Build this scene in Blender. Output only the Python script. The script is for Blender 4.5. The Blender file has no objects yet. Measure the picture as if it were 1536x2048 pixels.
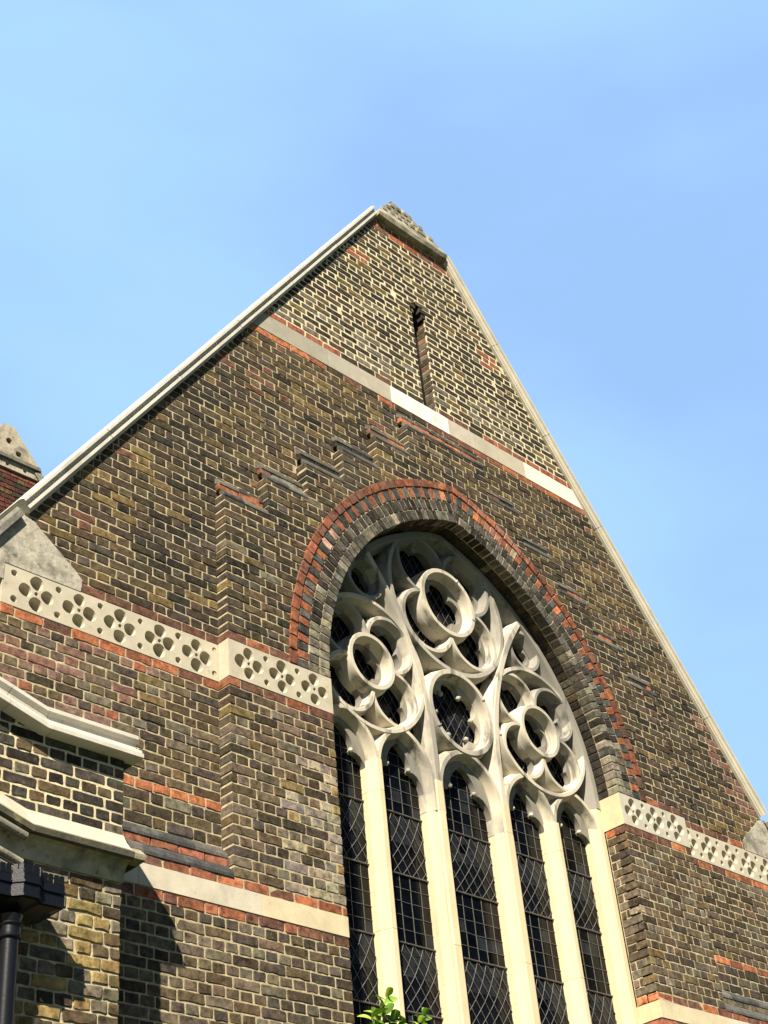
import bpy, math, random
from mathutils import Vector, Matrix, geometry, noise
random.seed(7)
R = math.radians
C = bpy.context.scene.collection
scene = bpy.context.scene

# ------------------------------------------------------------------ camera
cam_d = bpy.data.cameras.new('camera'); cam = bpy.data.objects.new('camera', cam_d); C.objects.link(cam)
cr = Vector((0.71677312, -0.69221154, -0.08413962)); cu = Vector((-0.35901638, -0.46978443, 0.8064799)); cf = Vector((0.59778218, 0.54785561, 0.58524413))
CAM = Vector((-8.827, -7.3, 0.0))
M = Matrix(((cr.x, cu.x, -cf.x, CAM.x), (cr.y, cu.y, -cf.y, CAM.y), (cr.z, cu.z, -cf.z, CAM.z), (0, 0, 0, 1)))
cam.matrix_world = M
cam_d.sensor_fit = 'AUTO'; cam_d.sensor_width = 36.0; cam_d.lens = 2934.2 / 2048 * 36.0
cam_d.clip_start = 0.05; cam_d.clip_end = 5000
scene.camera = cam

# ------------------------------------------------------------------ light
AZ, EL = R(51), R(41)                       # sun to the left of the facade normal
SUN = Vector((-math.sin(AZ) * math.cos(EL), -math.cos(AZ) * math.cos(EL), math.sin(EL)))
sl = bpy.data.lights.new('sun', 'SUN'); sl.energy = 5.0; sl.angle = R(0.5); sl.color = (1.0, 0.90, 0.74)
so = bpy.data.objects.new('sun', sl); C.objects.link(so)
so.rotation_euler = SUN.to_track_quat('Z', 'Y').to_euler(); so.location = (-20, -20, 30)

w = bpy.data.worlds.new('World'); scene.world = w; w.use_nodes = True
nt = w.node_tree; nt.nodes.clear()
out = nt.nodes.new('ShaderNodeOutputWorld'); bg = nt.nodes.new('ShaderNodeBackground')
sky = nt.nodes.new('ShaderNodeTexSky'); sky.sky_type = 'NISHITA'; sky.sun_disc = False
sky.sun_elevation = EL; sky.sun_rotation = R(180) + AZ; sky.altitude = 0; sky.air_density = 1.0; sky.dust_density = 0.6; sky.ozone_density = 1.6
tc = nt.nodes.new('ShaderNodeTexCoord')
mp = nt.nodes.new('ShaderNodeMapping'); mp.inputs['Scale'].default_value = (1.0, 1.6, 3.4); mp.inputs['Rotation'].default_value = (0.35, 0.20, -0.6); mp.inputs['Location'].default_value = (0.35, 2.1, 0.4)
n1 = nt.nodes.new('ShaderNodeTexNoise'); n1.inputs['Scale'].default_value = 1.5; n1.inputs['Detail'].default_value = 6; n1.inputs['Roughness'].default_value = 0.45; n1.inputs['Distortion'].default_value = 0.15
rp = nt.nodes.new('ShaderNodeMapRange'); rp.interpolation_type = 'SMOOTHSTEP'
rp.inputs['From Min'].default_value = 0.34; rp.inputs['From Max'].default_value = 0.68; rp.inputs['To Min'].default_value = 0.76; rp.inputs['To Max'].default_value = 0.98
# faint cloud and bright sky added around the view only, keeping facade fill low
dt_ = nt.nodes.new('ShaderNodeVectorMath'); dt_.operation = 'DOT_PRODUCT'; dt_.inputs[1].default_value = (0.56, 0.52, 0.64)
mk = nt.nodes.new('ShaderNodeMapRange'); mk.interpolation_type = 'SMOOTHSTEP'; mk.inputs['From Min'].default_value = 0.62; mk.inputs['From Max'].default_value = 0.90
fm = nt.nodes.new('ShaderNodeMath'); fm.operation = 'MULTIPLY'
mx = nt.nodes.new('ShaderNodeMix'); mx.data_type = 'RGBA'
mx.inputs['B'].default_value = (4.5, 7.5, 12.4, 1)
nt.links.new(tc.outputs['Generated'], mp.inputs['Vector']); nt.links.new(mp.outputs['Vector'], n1.inputs['Vector'])
nt.links.new(tc.outputs['Generated'], dt_.inputs[0]); nt.links.new(dt_.outputs['Value'], mk.inputs['Value'])
nt.links.new(n1.outputs['Fac'], rp.inputs['Value']); nt.links.new(rp.outputs['Result'], fm.inputs[0]); nt.links.new(mk.outputs['Result'], fm.inputs[1])
nt.links.new(fm.outputs['Value'], mx.inputs['Factor'])
nt.links.new(sky.outputs['Color'], mx.inputs['A']); nt.links.new(mx.outputs['Result'], bg.inputs['Color'])
bg.inputs['Strength'].default_value = 0.05
sky.air_density = 0.3; sky.dust_density = 0.2; sky.ozone_density = 1.0
nt.links.new(bg.outputs['Background'], out.inputs['Surface'])

scene.view_settings.view_transform = 'Standard'; scene.view_settings.look = 'None'
scene.view_settings.gamma = 1; scene.view_settings.exposure = 1.0; scene.view_settings.use_curve_mapping = False

# ------------------------------------------------------------------ materials
def mat(name, rough=0.9, spec=0.2, attr=True, base=(0.5, 0.5, 0.5), n_scale=22, n_lo=0.7, n_hi=1.3, bump=0.4, bdist=0.004, bscale=70, stain=None, fine=0):
    m = bpy.data.materials.new(name); m.use_nodes = True; t = m.node_tree; b = t.nodes['Principled BSDF']
    b.inputs['Roughness'].default_value = rough; b.inputs['Specular IOR Level'].default_value = spec
    geo = t.nodes.new('ShaderNodeTexCoord')
    if attr:
        a = t.nodes.new('ShaderNodeAttribute'); a.attribute_name = 'Col'; col = a.outputs['Color']
    else:
        a = t.nodes.new('ShaderNodeRGB'); a.outputs[0].default_value = (*base, 1); col = a.outputs[0]
    n = t.nodes.new('ShaderNodeTexNoise'); n.inputs['Scale'].default_value = n_scale; n.inputs['Detail'].default_value = 6; n.inputs['Roughness'].default_value = 0.65
    t.links.new(geo.outputs['Object'], n.inputs['Vector'])
    mr = t.nodes.new('ShaderNodeMapRange'); mr.inputs['From Min'].default_value = 0.3; mr.inputs['From Max'].default_value = 0.7
    mr.inputs['To Min'].default_value = n_lo; mr.inputs['To Max'].default_value = n_hi
    t.links.new(n.outputs['Fac'], mr.inputs['Value'])
    mul = t.nodes.new('ShaderNodeVectorMath'); mul.operation = 'SCALE'
    t.links.new(col, mul.inputs[0]); t.links.new(mr.outputs['Result'], mul.inputs['Scale'])
    cur = mul.outputs['Vector']
    for (sc, lo, hi, sx, c, amt) in (stain or []):
        ns = t.nodes.new('ShaderNodeTexNoise'); ns.inputs['Scale'].default_value = sc; ns.inputs['Detail'].default_value = 5; ns.inputs['Roughness'].default_value = 0.6
        mpn = t.nodes.new('ShaderNodeMapping'); mpn.inputs['Scale'].default_value = sx; mpn.inputs['Location'].default_value = (sc * 1.7, sc * .3, sc * .9)
        t.links.new(geo.outputs['Object'], mpn.inputs['Vector']); t.links.new(mpn.outputs['Vector'], ns.inputs['Vector'])
        r2 = t.nodes.new('ShaderNodeMapRange'); r2.inputs['From Min'].default_value = lo; r2.inputs['From Max'].default_value = hi
        r2.inputs['To Min'].default_value = 0; r2.inputs['To Max'].default_value = amt
        t.links.new(ns.outputs['Fac'], r2.inputs['Value'])
        mi = t.nodes.new('ShaderNodeMix'); mi.data_type = 'RGBA'; mi.inputs['B'].default_value = (*c, 1)
        t.links.new(r2.outputs['Result'], mi.inputs['Factor']); t.links.new(cur, mi.inputs['A']); cur = mi.outputs['Result']
    t.links.new(cur, b.inputs['Base Color'])
    if bump:
        nb = t.nodes.new('ShaderNodeTexNoise'); nb.inputs['Scale'].default_value = bscale; nb.inputs['Detail'].default_value = 5
        t.links.new(geo.outputs['Object'], nb.inputs['Vector'])
        bp = t.nodes.new('ShaderNodeBump'); bp.inputs['Strength'].default_value = bump; bp.inputs['Distance'].default_value = bdist
        t.links.new(nb.outputs['Fac'], bp.inputs['Height']); t.links.new(bp.outputs['Normal'], b.inputs['Normal'])
    return m
ONE = (1, 1, 1)
MAT = {}
MAT['brick'] = mat('brick', 0.92, 0.15, n_scale=19, n_lo=0.36, n_hi=1.85, bump=0.55, bdist=0.006, bscale=55,
                   stain=[(0.9, 0.50, 0.68, (1, 1, .55), (0.028, 0.025, 0.021), 0.45), (1.7, 0.60, 0.72, (1, 1, .45), (0.15, 0.13, 0.10), 0.30), (9, 0.62, 0.75, ONE, (0.22, 0.19, 0.14), 0.35), (14, 0.60, 0.72, ONE, (0.012, 0.011, 0.01), 0.6), (38, 0.58, 0.72, ONE, (0.20, 0.17, 0.12), 0.35)])
MAT['mortar'] = mat('mortar', 0.95, 0.1, n_scale=18, n_lo=0.6, n_hi=1.25, bump=0.6, bdist=0.005, bscale=90,
                    stain=[(5, 0.55, 0.72, ONE, (0.10, 0.085, 0.06), 0.55)])
MAT['stone'] = mat('limestone', 0.88, 0.2, n_scale=7, n_lo=0.86, n_hi=1.1, bump=0.3, bdist=0.003, bscale=60,
                   stain=[(3.0, 0.57, 0.72, (1, 1, .5), (0.30, 0.27, 0.21), 0.55), (17, 0.63, 0.74, ONE, (0.22, 0.20, 0.16), 0.4)])
MAT['tracery'] = mat('tracery limestone', 0.85, 0.2, n_scale=5, n_lo=0.88, n_hi=1.08, bump=0.2, bdist=0.003, bscale=45,
                     stain=[(1.9, 0.47, 0.60, (1, 1, .7), (0.23, 0.22, 0.195), 0.75), (8.0, 0.54, 0.66, (1, 1, .22), (0.085, 0.08, 0.072), 0.75)])
MAT['cleanstone'] = mat('clean limestone', 0.85, 0.2, n_scale=4, n_lo=0.93, n_hi=1.06, bump=0.2, bdist=0.003, bscale=50,
                        stain=[(2.0, 0.58, 0.75, (1, 1, .3), (0.40, 0.33, 0.20), 0.4), (40, 0.66, 0.72, ONE, (0.12, 0.10, 0.08), 0.5)])
MAT['sooty'] = mat('weathered stone', 0.92, 0.15, n_scale=12, n_lo=0.7, n_hi=1.15, bump=0.6, bdist=0.006, bscale=40,
                   stain=[(4.5, 0.48, 0.62, ONE, (0.10, 0.095, 0.075), 0.7), (11, 0.58, 0.70, ONE, (0.33, 0.30, 0.16), 0.5), (20, 0.58, 0.68, ONE, (0.035, 0.035, 0.03), 0.6)])
MAT['slate'] = mat('plinth brick', 0.55, 0.4, n_scale=20, n_lo=0.6, n_hi=1.5, bump=0.4, bdist=0.004, bscale=50,
                   stain=[(9, 0.55, 0.7, ONE, (0.20, 0.20, 0.17), 0.5)])
MAT['paint'] = mat('black gloss paint', 0.32, 0.5, attr=False, base=(0.006, 0.007, 0.009), n_scale=40, n_lo=0.8, n_hi=1.3, bump=0.25, bdist=0.002, bscale=80)
MAT['lead'] = mat('lead', 0.5, 0.5, n_scale=30, n_lo=0.5, n_hi=1.3, bump=0.1)
MAT['glass'] = mat('dark leaded glass', 0.14, 0.13, n_scale=9, n_lo=0.5, n_hi=1.6, bump=0.12, bdist=0.004, bscale=14)
MAT['leaf'] = mat('leaf', 0.5, 0.35, n_scale=60, n_lo=0.8, n_hi=1.2, bump=0.1)
MAT['roof'] = mat('roof slate', 0.7, 0.3, attr=False, base=(0.06, 0.06, 0.065), n_scale=6, bump=0.3)
MAT['ground'] = mat('churchyard lawn', 0.95, 0.1, attr=False, base=(0.045, 0.06, 0.025), n_scale=3, n_lo=0.7, n_hi=1.3, bump=0.4, bscale=20)
lb = MAT['leaf'].node_tree.nodes['Principled BSDF']
lb.inputs['Subsurface Weight'].default_value = 0.0
lb.inputs['Transmission Weight'].default_value = 0.0

# plain coursed brick for the walls below and beside the picture
def far_brick():
    m = bpy.data.materials.new('coursed brick'); m.use_nodes = True; t = m.node_tree; b = t.nodes['Principled BSDF']; b.inputs['Roughness'].default_value = 0.9
    tcn = t.nodes.new('ShaderNodeTexCoord'); sp = t.nodes.new('ShaderNodeSeparateXYZ'); cb = t.nodes.new('ShaderNodeCombineXYZ'); ad = t.nodes.new('ShaderNodeMath'); ad.operation = 'ADD'
    t.links.new(tcn.outputs['Object'], sp.inputs[0]); t.links.new(sp.outputs['X'], ad.inputs[0]); t.links.new(sp.outputs['Y'], ad.inputs[1])
    t.links.new(ad.outputs[0], cb.inputs['X']); t.links.new(sp.outputs['Z'], cb.inputs['Y'])
    br = t.nodes.new('ShaderNodeTexBrick'); br.inputs['Scale'].default_value = 1; br.inputs['Brick Width'].default_value = 0.225; br.inputs['Row Height'].default_value = 0.075; br.inputs['Mortar Size'].default_value = 0.005
    br.inputs['Color1'].default_value = (0.07, 0.055, 0.04, 1); br.inputs['Color2'].default_value = (0.11, 0.085, 0.05, 1); br.inputs['Mortar'].default_value = (0.3, 0.26, 0.19, 1)
    t.links.new(cb.outputs[0], br.inputs['Vector']); t.links.new(br.outputs['Color'], b.inputs['Base Color'])
    return m
MAT['far_brick'] = far_brick()

# ------------------------------------------------------------------ mesh helpers
class MB:
    def __init__(s): s.v = []; s.f = []; s.c = []
    def face(s, idx, col): s.f.append(idx); s.c.append(col)
    def poly(s, pts, col):
        n = len(s.v); s.v.extend(pts); s.f.append(tuple(range(n, n + len(pts)))); s.c.append(col)
    def box(s, x0, x1, y0, y1, z0, z1, col):
        n = len(s.v); s.v += [(x, y, z) for z in (z0, z1) for y in (y0, y1) for x in (x0, x1)]
        for q in ((0, 1, 5, 4), (1, 3, 7, 5), (3, 2, 6, 7), (2, 0, 4, 6), (4, 5, 7, 6), (0, 2, 3, 1)): s.face(tuple(n + i for i in q), col)
    def prism(s, loop, d0, d1, P, col, cap_back=True):
        """loop of 2D points, extruded between depths d0 (front) and d1 (back) through mapping P(a, b, d)"""
        n = len(s.v); k = len(loop)
        s.v += [P(a, b, d0) for a, b in loop] + [P(a, b, d1) for a, b in loop]
        s.face(tuple(range(n, n + k)), col)
        if cap_back: s.face(tuple(range(n + 2 * k - 1, n + k - 1, -1)), col)
        for i in range(k):
            j = (i + 1) % k; s.face((n + i, n + k + i, n + k + j, n + j), col)
    def build(s, name, m, parent=None, smooth=None, weld=False):
        if weld:
            mp_ = {}; nv = []; ix = []
            for p in s.v:
                kx = (round(p[0], 5), round(p[1], 5), round(p[2], 5))
                if kx not in mp_: mp_[kx] = len(nv); nv.append(p)
                ix.append(mp_[kx])
            F = [(tuple(ix[i] for i in f), c) for f, c in zip(s.f, s.c)]; F = [(f, c) for f, c in F if len(set(f)) == len(f)]
            s.v = nv; s.f = [f for f, c in F]; s.c = [c for f, c in F]
        used = sorted({i for f in s.f for i in f}); ren = {i: k for k, i in enumerate(used)}
        if len(used) < len(s.v): s.v = [s.v[i] for i in used]; s.f = [tuple(ren[i] for i in f) for f in s.f]
        me = bpy.data.meshes.new(name); me.from_pydata([tuple(p) for p in s.v], [], s.f)
        at = me.attributes.new('Col', 'FLOAT_COLOR', 'CORNER'); buf = []
        for f, c in zip(s.f, s.c): buf.extend((c[0], c[1], c[2], 1.0) * len(f))
        at.data.foreach_set('color', buf)
        me.materials.append(MAT[m] if isinstance(m, str) else m)
        if smooth:
            me.polygons.foreach_set('use_smooth', [True] * len(me.polygons)); me.set_sharp_from_angle(angle=R(smooth))
        me.validate(); me.update()
        o = bpy.data.objects.new(name, me); C.objects.link(o)
        if parent: o.parent = parent
        return o

def empty(name, label, cat, loc=(0, 0, 0)):
    o = bpy.data.objects.new(name, None); C.objects.link(o); o.location = loc; o['label'] = label; o['category'] = cat
    o.empty_display_size = 0.3
    bpy.context.view_layer.update()
    return o
def attach(o, p):
    o.parent = p; o.matrix_parent_inverse = p.matrix_world.inverted() if p.type == 'EMPTY' else Matrix()
    return o

def clip(poly, hp):
    """keep the side a*x + b*y + c >= 0"""
    a, b, c = hp; res = []
    for i in range(len(poly)):
        p, q = poly[i], poly[(i + 1) % len(poly)]
        dp = a * p[0] + b * p[1] + c; dq = a * q[0] + b * q[1] + c
        if dp >= 0: res.append(p)
        if dp * dq < 0:
            t = dp / (dp - dq); res.append((p[0] + t * (q[0] - p[0]), p[1] + t * (q[1] - p[1])))
    return res
def area(p): return 0.5 * sum(p[i][0] * p[(i + 1) % len(p)][1] - p[(i + 1) % len(p)][0] * p[i][1] for i in range(len(p)))
def inside(pt, poly):
    x, y = pt; r = False; n = len(poly); j = n - 1
    for i in range(n):
        xi, yi = poly[i]; xj, yj = poly[j]
        if (yi > y) != (yj > y) and x < (xj - xi) * (y - yi) / (yj - yi) + xi: r = not r
        j = i
    return r

def brick(mb, poly, P, col, front=0.0, back=-0.02, jit=0.0016, bev=0.005, wear=0.004):
    """one brick with an uneven worn outline; poly is convex, counter-clockwise"""
    if len(poly) < 3 or area(poly) < 0.0006: return
    cx = sum(p[0] for p in poly) / len(poly); cy = sum(p[1] for p in poly) / len(poly)
    o = []
    n = len(poly)
    for i in range(n):
        p, q = poly[i], poly[(i + 1) % n]; L = math.hypot(q[0] - p[0], q[1] - p[1])
        if L < 0.003: continue
        k = max(1, round(L / 0.05)); r0 = min(0.3, (0.003 + random.random() * 0.006) / L)
        ts = [r0] + [j / k for j in range(1, k)] + [1 - r0]
        for t in ts:
            o.append((p[0] + (q[0] - p[0]) * t + random.gauss(0, jit), p[1] + (q[1] - p[1]) * t + random.gauss(0, jit)))
    k = len(o)
    if k < 3: return
    d = front + max(-0.0012, random.gauss(0, 0.0016)); ta = random.gauss(0, 0.012); tb = random.gauss(0, 0.02)
    inner = []
    for (x, y) in o:
        L = math.hypot(cx - x, cy - y) or 1; e = min(bev * (0.6 + random.random() * 0.9), L * 0.4)
        inner.append((x + (cx - x) / L * e, y + (cy - y) / L * e))
    b0 = len(mb.v)
    mb.v += [P(x, y, d + ta * (x - cx) + tb * (y - cy)) for x, y in inner]
    mb.v += [P(x, y, d - wear * (0.5 + random.random())) for x, y in o]
    mb.v += [P(x, y, back) for x, y in o]
    mb.face(tuple(range(b0, b0 + k)), col)
    for i in range(k):
        j = (i + 1) % k
        mb.face((b0 + i, b0 + k + i, b0 + k + j, b0 + j), col)
        mb.face((b0 + k + i, b0 + 2 * k + i, b0 + 2 * k + j, b0 + k + j), col)

def field(mb, P, x0, x1, z0, z1, bond, colf, joint=0.010, clips=(), reject=None, span=None, front=0.0, back=-0.02, n=None, parity=0, jit=0.0016, bev=0.005, pitch=0.225):
    """courses of bricks between z0 and z1; span(z) may narrow a course"""
    n = n or max(1, round((z1 - z0) / 0.075)); ch = (z1 - z0) / n; h = joint / 2
    for r in range(n):
        za, zb = z0 + r * ch, z0 + (r + 1) * ch
        a, b = span(za, zb) if span else (x0, x1)
        if b - a < 0.03: continue
        row = (r + parity) % 2
        if bond == 'english': L = [pitch] if row == 0 else [pitch / 2]; off = 0 if row == 0 else -pitch / 4
        elif bond == 'flemish': L = [pitch, pitch / 2]; off = 0 if row == 0 else -pitch * 0.75
        elif bond == 'stretch': L = [pitch]; off = -random.random() * pitch
        else: L = [pitch / 2]; off = -random.random() * pitch / 2
        x = x0 + off + random.gauss(0, 0.004); i = 0; carry = None
        while x < b:
            l = L[i % len(L)] * (1 + random.gauss(0, 0.012)); xa, xb = max(x, a), min(x + l, b)
            if carry is not None and xb > a: xa = carry; carry = None
            if 0 < xa - a < 0.02: xa = a
            if xa <= a + 1e-6 and 0 < xb - xa < 0.05 and xb < b: carry = a; x += l; i += 1; continue
            if a - xa < 0.02 and b - xb < 0.035 and b - xb > 0: xb = b
            if xb - xa > 0.03:
                e0 = h if xa > a + 1e-4 else 0.0; e1 = h if xb < b - 1e-4 else 0.0
                zt = random.gauss(0, 0.0012)
                q = [(xa + e0, za + h + zt), (xb - e1, za + h + zt), (xb - e1, zb - h + zt), (xa + e0, zb - h + zt)]
                if not (reject and reject((xa + xb) / 2, (za + zb) / 2, q)):
                    for hp in clips:
                        q = clip(q, hp)
                        if len(q) < 3: break
                    if len(q) >= 3: brick(mb, q, P, colf((xa + xb) / 2, (za + zb) / 2), front, back, jit, bev)
            x = x + l if xb < b else b + 1
            i += 1

def plate(mb, outer, holes, d0, d1, P, col, floor=None, skip_outer=False, taper=1.0, cut=None, fcol=None):
    """flat face with real holes: front at depth d0, hole sides down to d1; floor=True closes the holes at d1"""
    vs = [Vector(p) for p in outer]; es = [(i, (i + 1) % len(outer)) for i in range(len(outer))]
    for hloop in holes:
        b = len(vs); vs += [Vector(p) for p in hloop]; es += [(b + i, b + (i + 1) % len(hloop)) for i in range(len(hloop))]
    if cut:
        b = len(vs); kk = 40; vs += [Vector((cut[0] + cut[2] * math.cos(2 * math.pi * i / kk), cut[1] + cut[2] * math.sin(2 * math.pi * i / kk))) for i in range(kk)]
        es += [(b + i, b + (i + 1) % kk) for i in range(kk)]
    r = geometry.delaunay_2d_cdt(vs, es, [], 0, 1e-6)
    base = len(mb.v); mb.v += [P(p.x, p.y, d0) for p in r[0]]
    for f in r[2]:
        cx = sum(r[0][i].x for i in f) / len(f); cy = sum(r[0][i].y for i in f) / len(f)
        if cut and math.hypot(cx - cut[0], cy - cut[1]) < cut[2]: continue
        if inside((cx, cy), outer) and not any(inside((cx, cy), hl) for hl in holes):
            mb.face(tuple(base + i for i in f), col)
    for li, loop in enumerate([outer] + list(holes)):
        if li == 0 and skip_outer: continue
        k = len(loop); b = len(mb.v); mx = sum(p[0] for p in loop) / k; my = sum(p[1] for p in loop) / k
        tp = taper if li else 1.0
        low = [(mx + (p[0] - mx) * tp, my + (p[1] - my) * tp) for p in loop]
        mb.v += [P(p[0], p[1], d0) for p in loop] + [P(p[0], p[1], d1) for p in low]
        for i in range(k):
            j = (i + 1) % k
            if cut and math.hypot(loop[i][0] - cut[0], loop[i][1] - cut[1]) < cut[2]: continue
            mb.face((b + i, b + k + i, b + k + j, b + j), col)
        if li and floor: mb.face(tuple(range(b + k, b + 2 * k)), fcol or col)

def sweep(mb, path, prof, P, col, closed=False, caps=True, cols=None):
    """prof: list of (offset along the left normal of the path, depth); mitred corners"""
    n = len(path); k = len(prof); b = len(mb.v)
    for i in range(n):
        p = Vector(path[i])
        if closed: d1 = (p - Vector(path[i - 1])).normalized(); d2 = (Vector(path[(i + 1) % n]) - p).normalized()
        else:
            d1 = (p - Vector(path[i - 1])).normalized() if i else None; d2 = (Vector(path[i + 1]) - p).normalized() if i < n - 1 else None
            d1 = d1 or d2; d2 = d2 or d1
        n1 = Vector((-d1.y, d1.x)); n2 = Vector((-d2.y, d2.x)); m = (n1 + n2)
        m = m.normalized() if m.length > 1e-6 else n1
        s = 1 / max(0.35, m.dot(n1))
        for (u, d) in prof:
            q = p + m * (u * s); mb.v.append(P(q.x, q.y, d))
    for i in range(n if closed else n - 1):
        j = (i + 1) % n
        for a in range(k - 1): mb.face((b + i * k + a, b + j * k + a, b + j * k + a + 1, b + i * k + a + 1), cols.get(a, col) if cols else col)
    if caps and not closed:
        mb.face(tuple(b + a for a in range(k)), col); mb.face(tuple(b + (n - 1) * k + a for a in range(k - 1, -1, -1)), col)

def tube(mb, pts, r, col, k=8, caps=True):
    pts = [Vector(p) for p in pts]; b = len(mb.v); n = len(pts)
    up0 = Vector((0.31, 0.52, 0.79))
    rr = r if isinstance(r, (list, tuple)) else [r] * n
    for i in range(n):
        t = (pts[min(i + 1, n - 1)] - pts[max(i - 1, 0)]).normalized(); a = t.cross(up0).normalized(); c = t.cross(a)
        for j in range(k):
            an = 2 * math.pi * j / k; mb.v.append(tuple(pts[i] + (a * math.cos(an) + c * math.sin(an)) * rr[i]))
    for i in range(n - 1):
        for j in range(k):
            j2 = (j + 1) % k; mb.face((b + i * k + j, b + i * k + j2, b + (i + 1) * k + j2, b + (i + 1) * k + j), col)
    if caps:
        mb.face(tuple(b + j for j in range(k - 1, -1, -1)), col); mb.face(tuple(b + (n - 1) * k + j for j in range(k)), col)
def ball(mb, c, r, col, n=8):
    tube(mb, [(c[0], c[1] + r * math.cos(a), c[2]) for a in [math.pi * i / n for i in range(n + 1)]], [max(1e-4, r * math.sin(math.pi * i / n)) for i in range(n + 1)], col, n, False)

def PX(y0):            # facade-parallel plane at y0, facing the viewer; d is outward
    return lambda a, b, d: (a, y0 - d, b)
def PS(x0, sgn):       # plane x = x0 facing sgn*x ; a runs along y
    return lambda a, b, d: (x0 + sgn * d, a, b)

# ------------------------------------------------------------------ brick colours
def mixc(a, b, t): return tuple(x + (y - x) * t for x, y in zip(a, b))
def vary(c, s=0.18):
    k = 1 + random.uniform(-s, s); return tuple(max(0.004, x * k * (1 + random.uniform(-0.06, 0.06))) for x in c)
DARK = (0.052, 0.040, 0.027); BLACK = (0.030, 0.026, 0.021); BROWN = (0.084, 0.061, 0.035); OCHRE = (0.135, 0.096, 0.042)
PURPLE = (0.062, 0.049, 0.040); PINK = (0.17, 0.105, 0.085); GREY = (0.118, 0.100, 0.072); PALE = (0.27, 0.235, 0.165)
RED = (0.245, 0.090, 0.048); BRIGHT = (0.37, 0.135, 0.062); DRED = (0.135, 0.064, 0.045); YELLOW = (0.25, 0.18, 0.075)
def pick(*pairs):
    t = random.random() * sum(w for _, w in pairs)
    for c, w_ in pairs:
        t -= w_
        if t <= 0: return vary(c)
    return vary(pairs[-1][0])
def tone(c, s=0.05):
    k = 1 + random.uniform(-s, s); return tuple(x * k for x in c)
def pixel_patch(x, z, cx, cz, r): return (x - cx) ** 2 + (z - cz) ** 2 < r * r
def col_wall(x, z):
    if x < -3.2 and z < 5.4:
        f = min(1, (-3.2 - x) / 0.9)
        if random.random() < 0.55 * f: return pick((PINK, 3), ((0.16, 0.085, 0.065), 3), ((0.26, 0.10, 0.06), 1), (PURPLE, 2))
    if x > 3.6 and 5.9 < z < 7.2 and (4.66 - (z - 5.9) / 1.45) - x < 0.35 and random.random() < 0.5: return pick((PINK, 1), ((0.16, 0.085, 0.065), 2))
    if z > 8.3 and x < -1.9 and random.random() < 0.22: return pick((DRED, 2), ((0.15, 0.07, 0.05), 2))
    if z < 5.3: return pick((GREY, 3), (BROWN, 5), (PURPLE, 2.5), (DARK, 3), (OCHRE, .6), ((0.110, .083, .054), 4))
    t = noise.noise(Vector((x * .8, 3.1, z * .8))) + .5 * noise.noise(Vector((x * 2.1, 9.1, z * 2.1)))
    if x < -0.5: return pick((DARK, 5 + 6 * t), (BROWN, max(.3, 4 - 5 * t)), (PURPLE, 2), (BLACK, max(.2, 2 + 5 * t)), (OCHRE, max(.1, 1.5 - 4 * t)), (DRED, .1))
    if x < -0.5: return pick((DARK, 6), (BROWN, 3), (PURPLE, 2.2), (BLACK, 3), (OCHRE, 1.4), (DRED, .12))
    return pick((DARK, 5 + 4 * t), (BROWN, max(.5, 5 - 5 * t)), (PURPLE, 1.4), (BLACK, max(.4, 2 + 5 * t)), (OCHRE, max(.1, .8 - 2 * t)), (DRED, .1))
def col_upper(x, z):
    if (pixel_patch(x, z, -0.92, 11.12, 0.17) and abs(z - 11.12) < .1) or pixel_patch(x, z, 1.10, 10.72, 0.13): return vary(RED)
    f = max(0, 1 - (z - 9.5) / 0.8)
    if random.random() < 0.6 * f: return pick(((0.14, 0.125, 0.095), 2), (GREY, 1), (BROWN, 1))
    return pick(((0.042, 0.035, 0.027), 6), (BLACK, 2.5), (BROWN, 1.6), (OCHRE, .9), (GREY, .8))
def col_bay(x, z):
    j = abs(x) - 1.81
    if z < 5.4:
        f = max(0, 1 - j / 0.8) * max(0, min(1, (5.1 - z) / 0.4)) * (1 if x < 0 else 0.3)
        if random.random() < 0.75 * f: return pick((PALE, 3), (GREY, 2), (YELLOW, .7), ((0.2, 0.17, 0.14), 2))
        return pick((GREY, 3), (BROWN, 4), (PURPLE, 1.6), (DARK, 2), (OCHRE, .7), ((0.110, 0.082, 0.055), 5))
    return pick((DARK, 6), (BLACK, 3), (PURPLE, 1.6), (BROWN, 3.5), (OCHRE, .8 if x < 0 else .3), (GREY, .3))
def col_red(x, z): return pick((RED, 3), (BRIGHT, 2), (DRED, 3), ((0.26, 0.09, 0.05), 3))
def col_red_dark(x, z): return pick((DRED, 5), ((0.13, 0.065, 0.045), 4), (RED, 1.2))
MORT = (0.47, 0.40, 0.25); MORT_UP = (0.72, 0.64, 0.42); MORT_D = (0.30, 0.26, 0.18)

# ================================================================== THE CHURCH GABLE
church = empty('church', 'tall pointed brick church gable with stone coping and large traceried window', 'church', (0, 0, -1.6))
XW, XB, PB = 1.81, 2.835, -0.122                 # half window, half bay, bay face
E, Z0, RHO = 0.544, 5.69, 2.354                   # two-centred arch
ZB = 2.0                                          # real bricks start here
SL = 1.448                                        # slope of the gable
def rake(x): return 11.888 + (0.541 - abs(x)) * SL     # height of the wall under the coping
CLIPS = [(SL, -1, 11.888 + 0.541 * SL), (-SL, -1, 11.888 + 0.541 * SL)]
step_x = [XB - 0.4575 * i for i in range(6)]; step_z = [7.055 + 0.375 * i for i in range(6)]
def bay_half(z):
    for i in range(5, -1, -1):
        if z >= step_z[i] - 1e-3: return step_x[i + 1] if i < 5 else 0
    return XB
def in_bay(x, z): return abs(x) < bay_half(z) - 0.05
W = PX(0.0); B = PX(PB)
SLIT = (-0.105, 0.085, 9.468, 10.90)

gw = MB()
rej = lambda x, z, q: in_bay(x, z)
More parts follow.
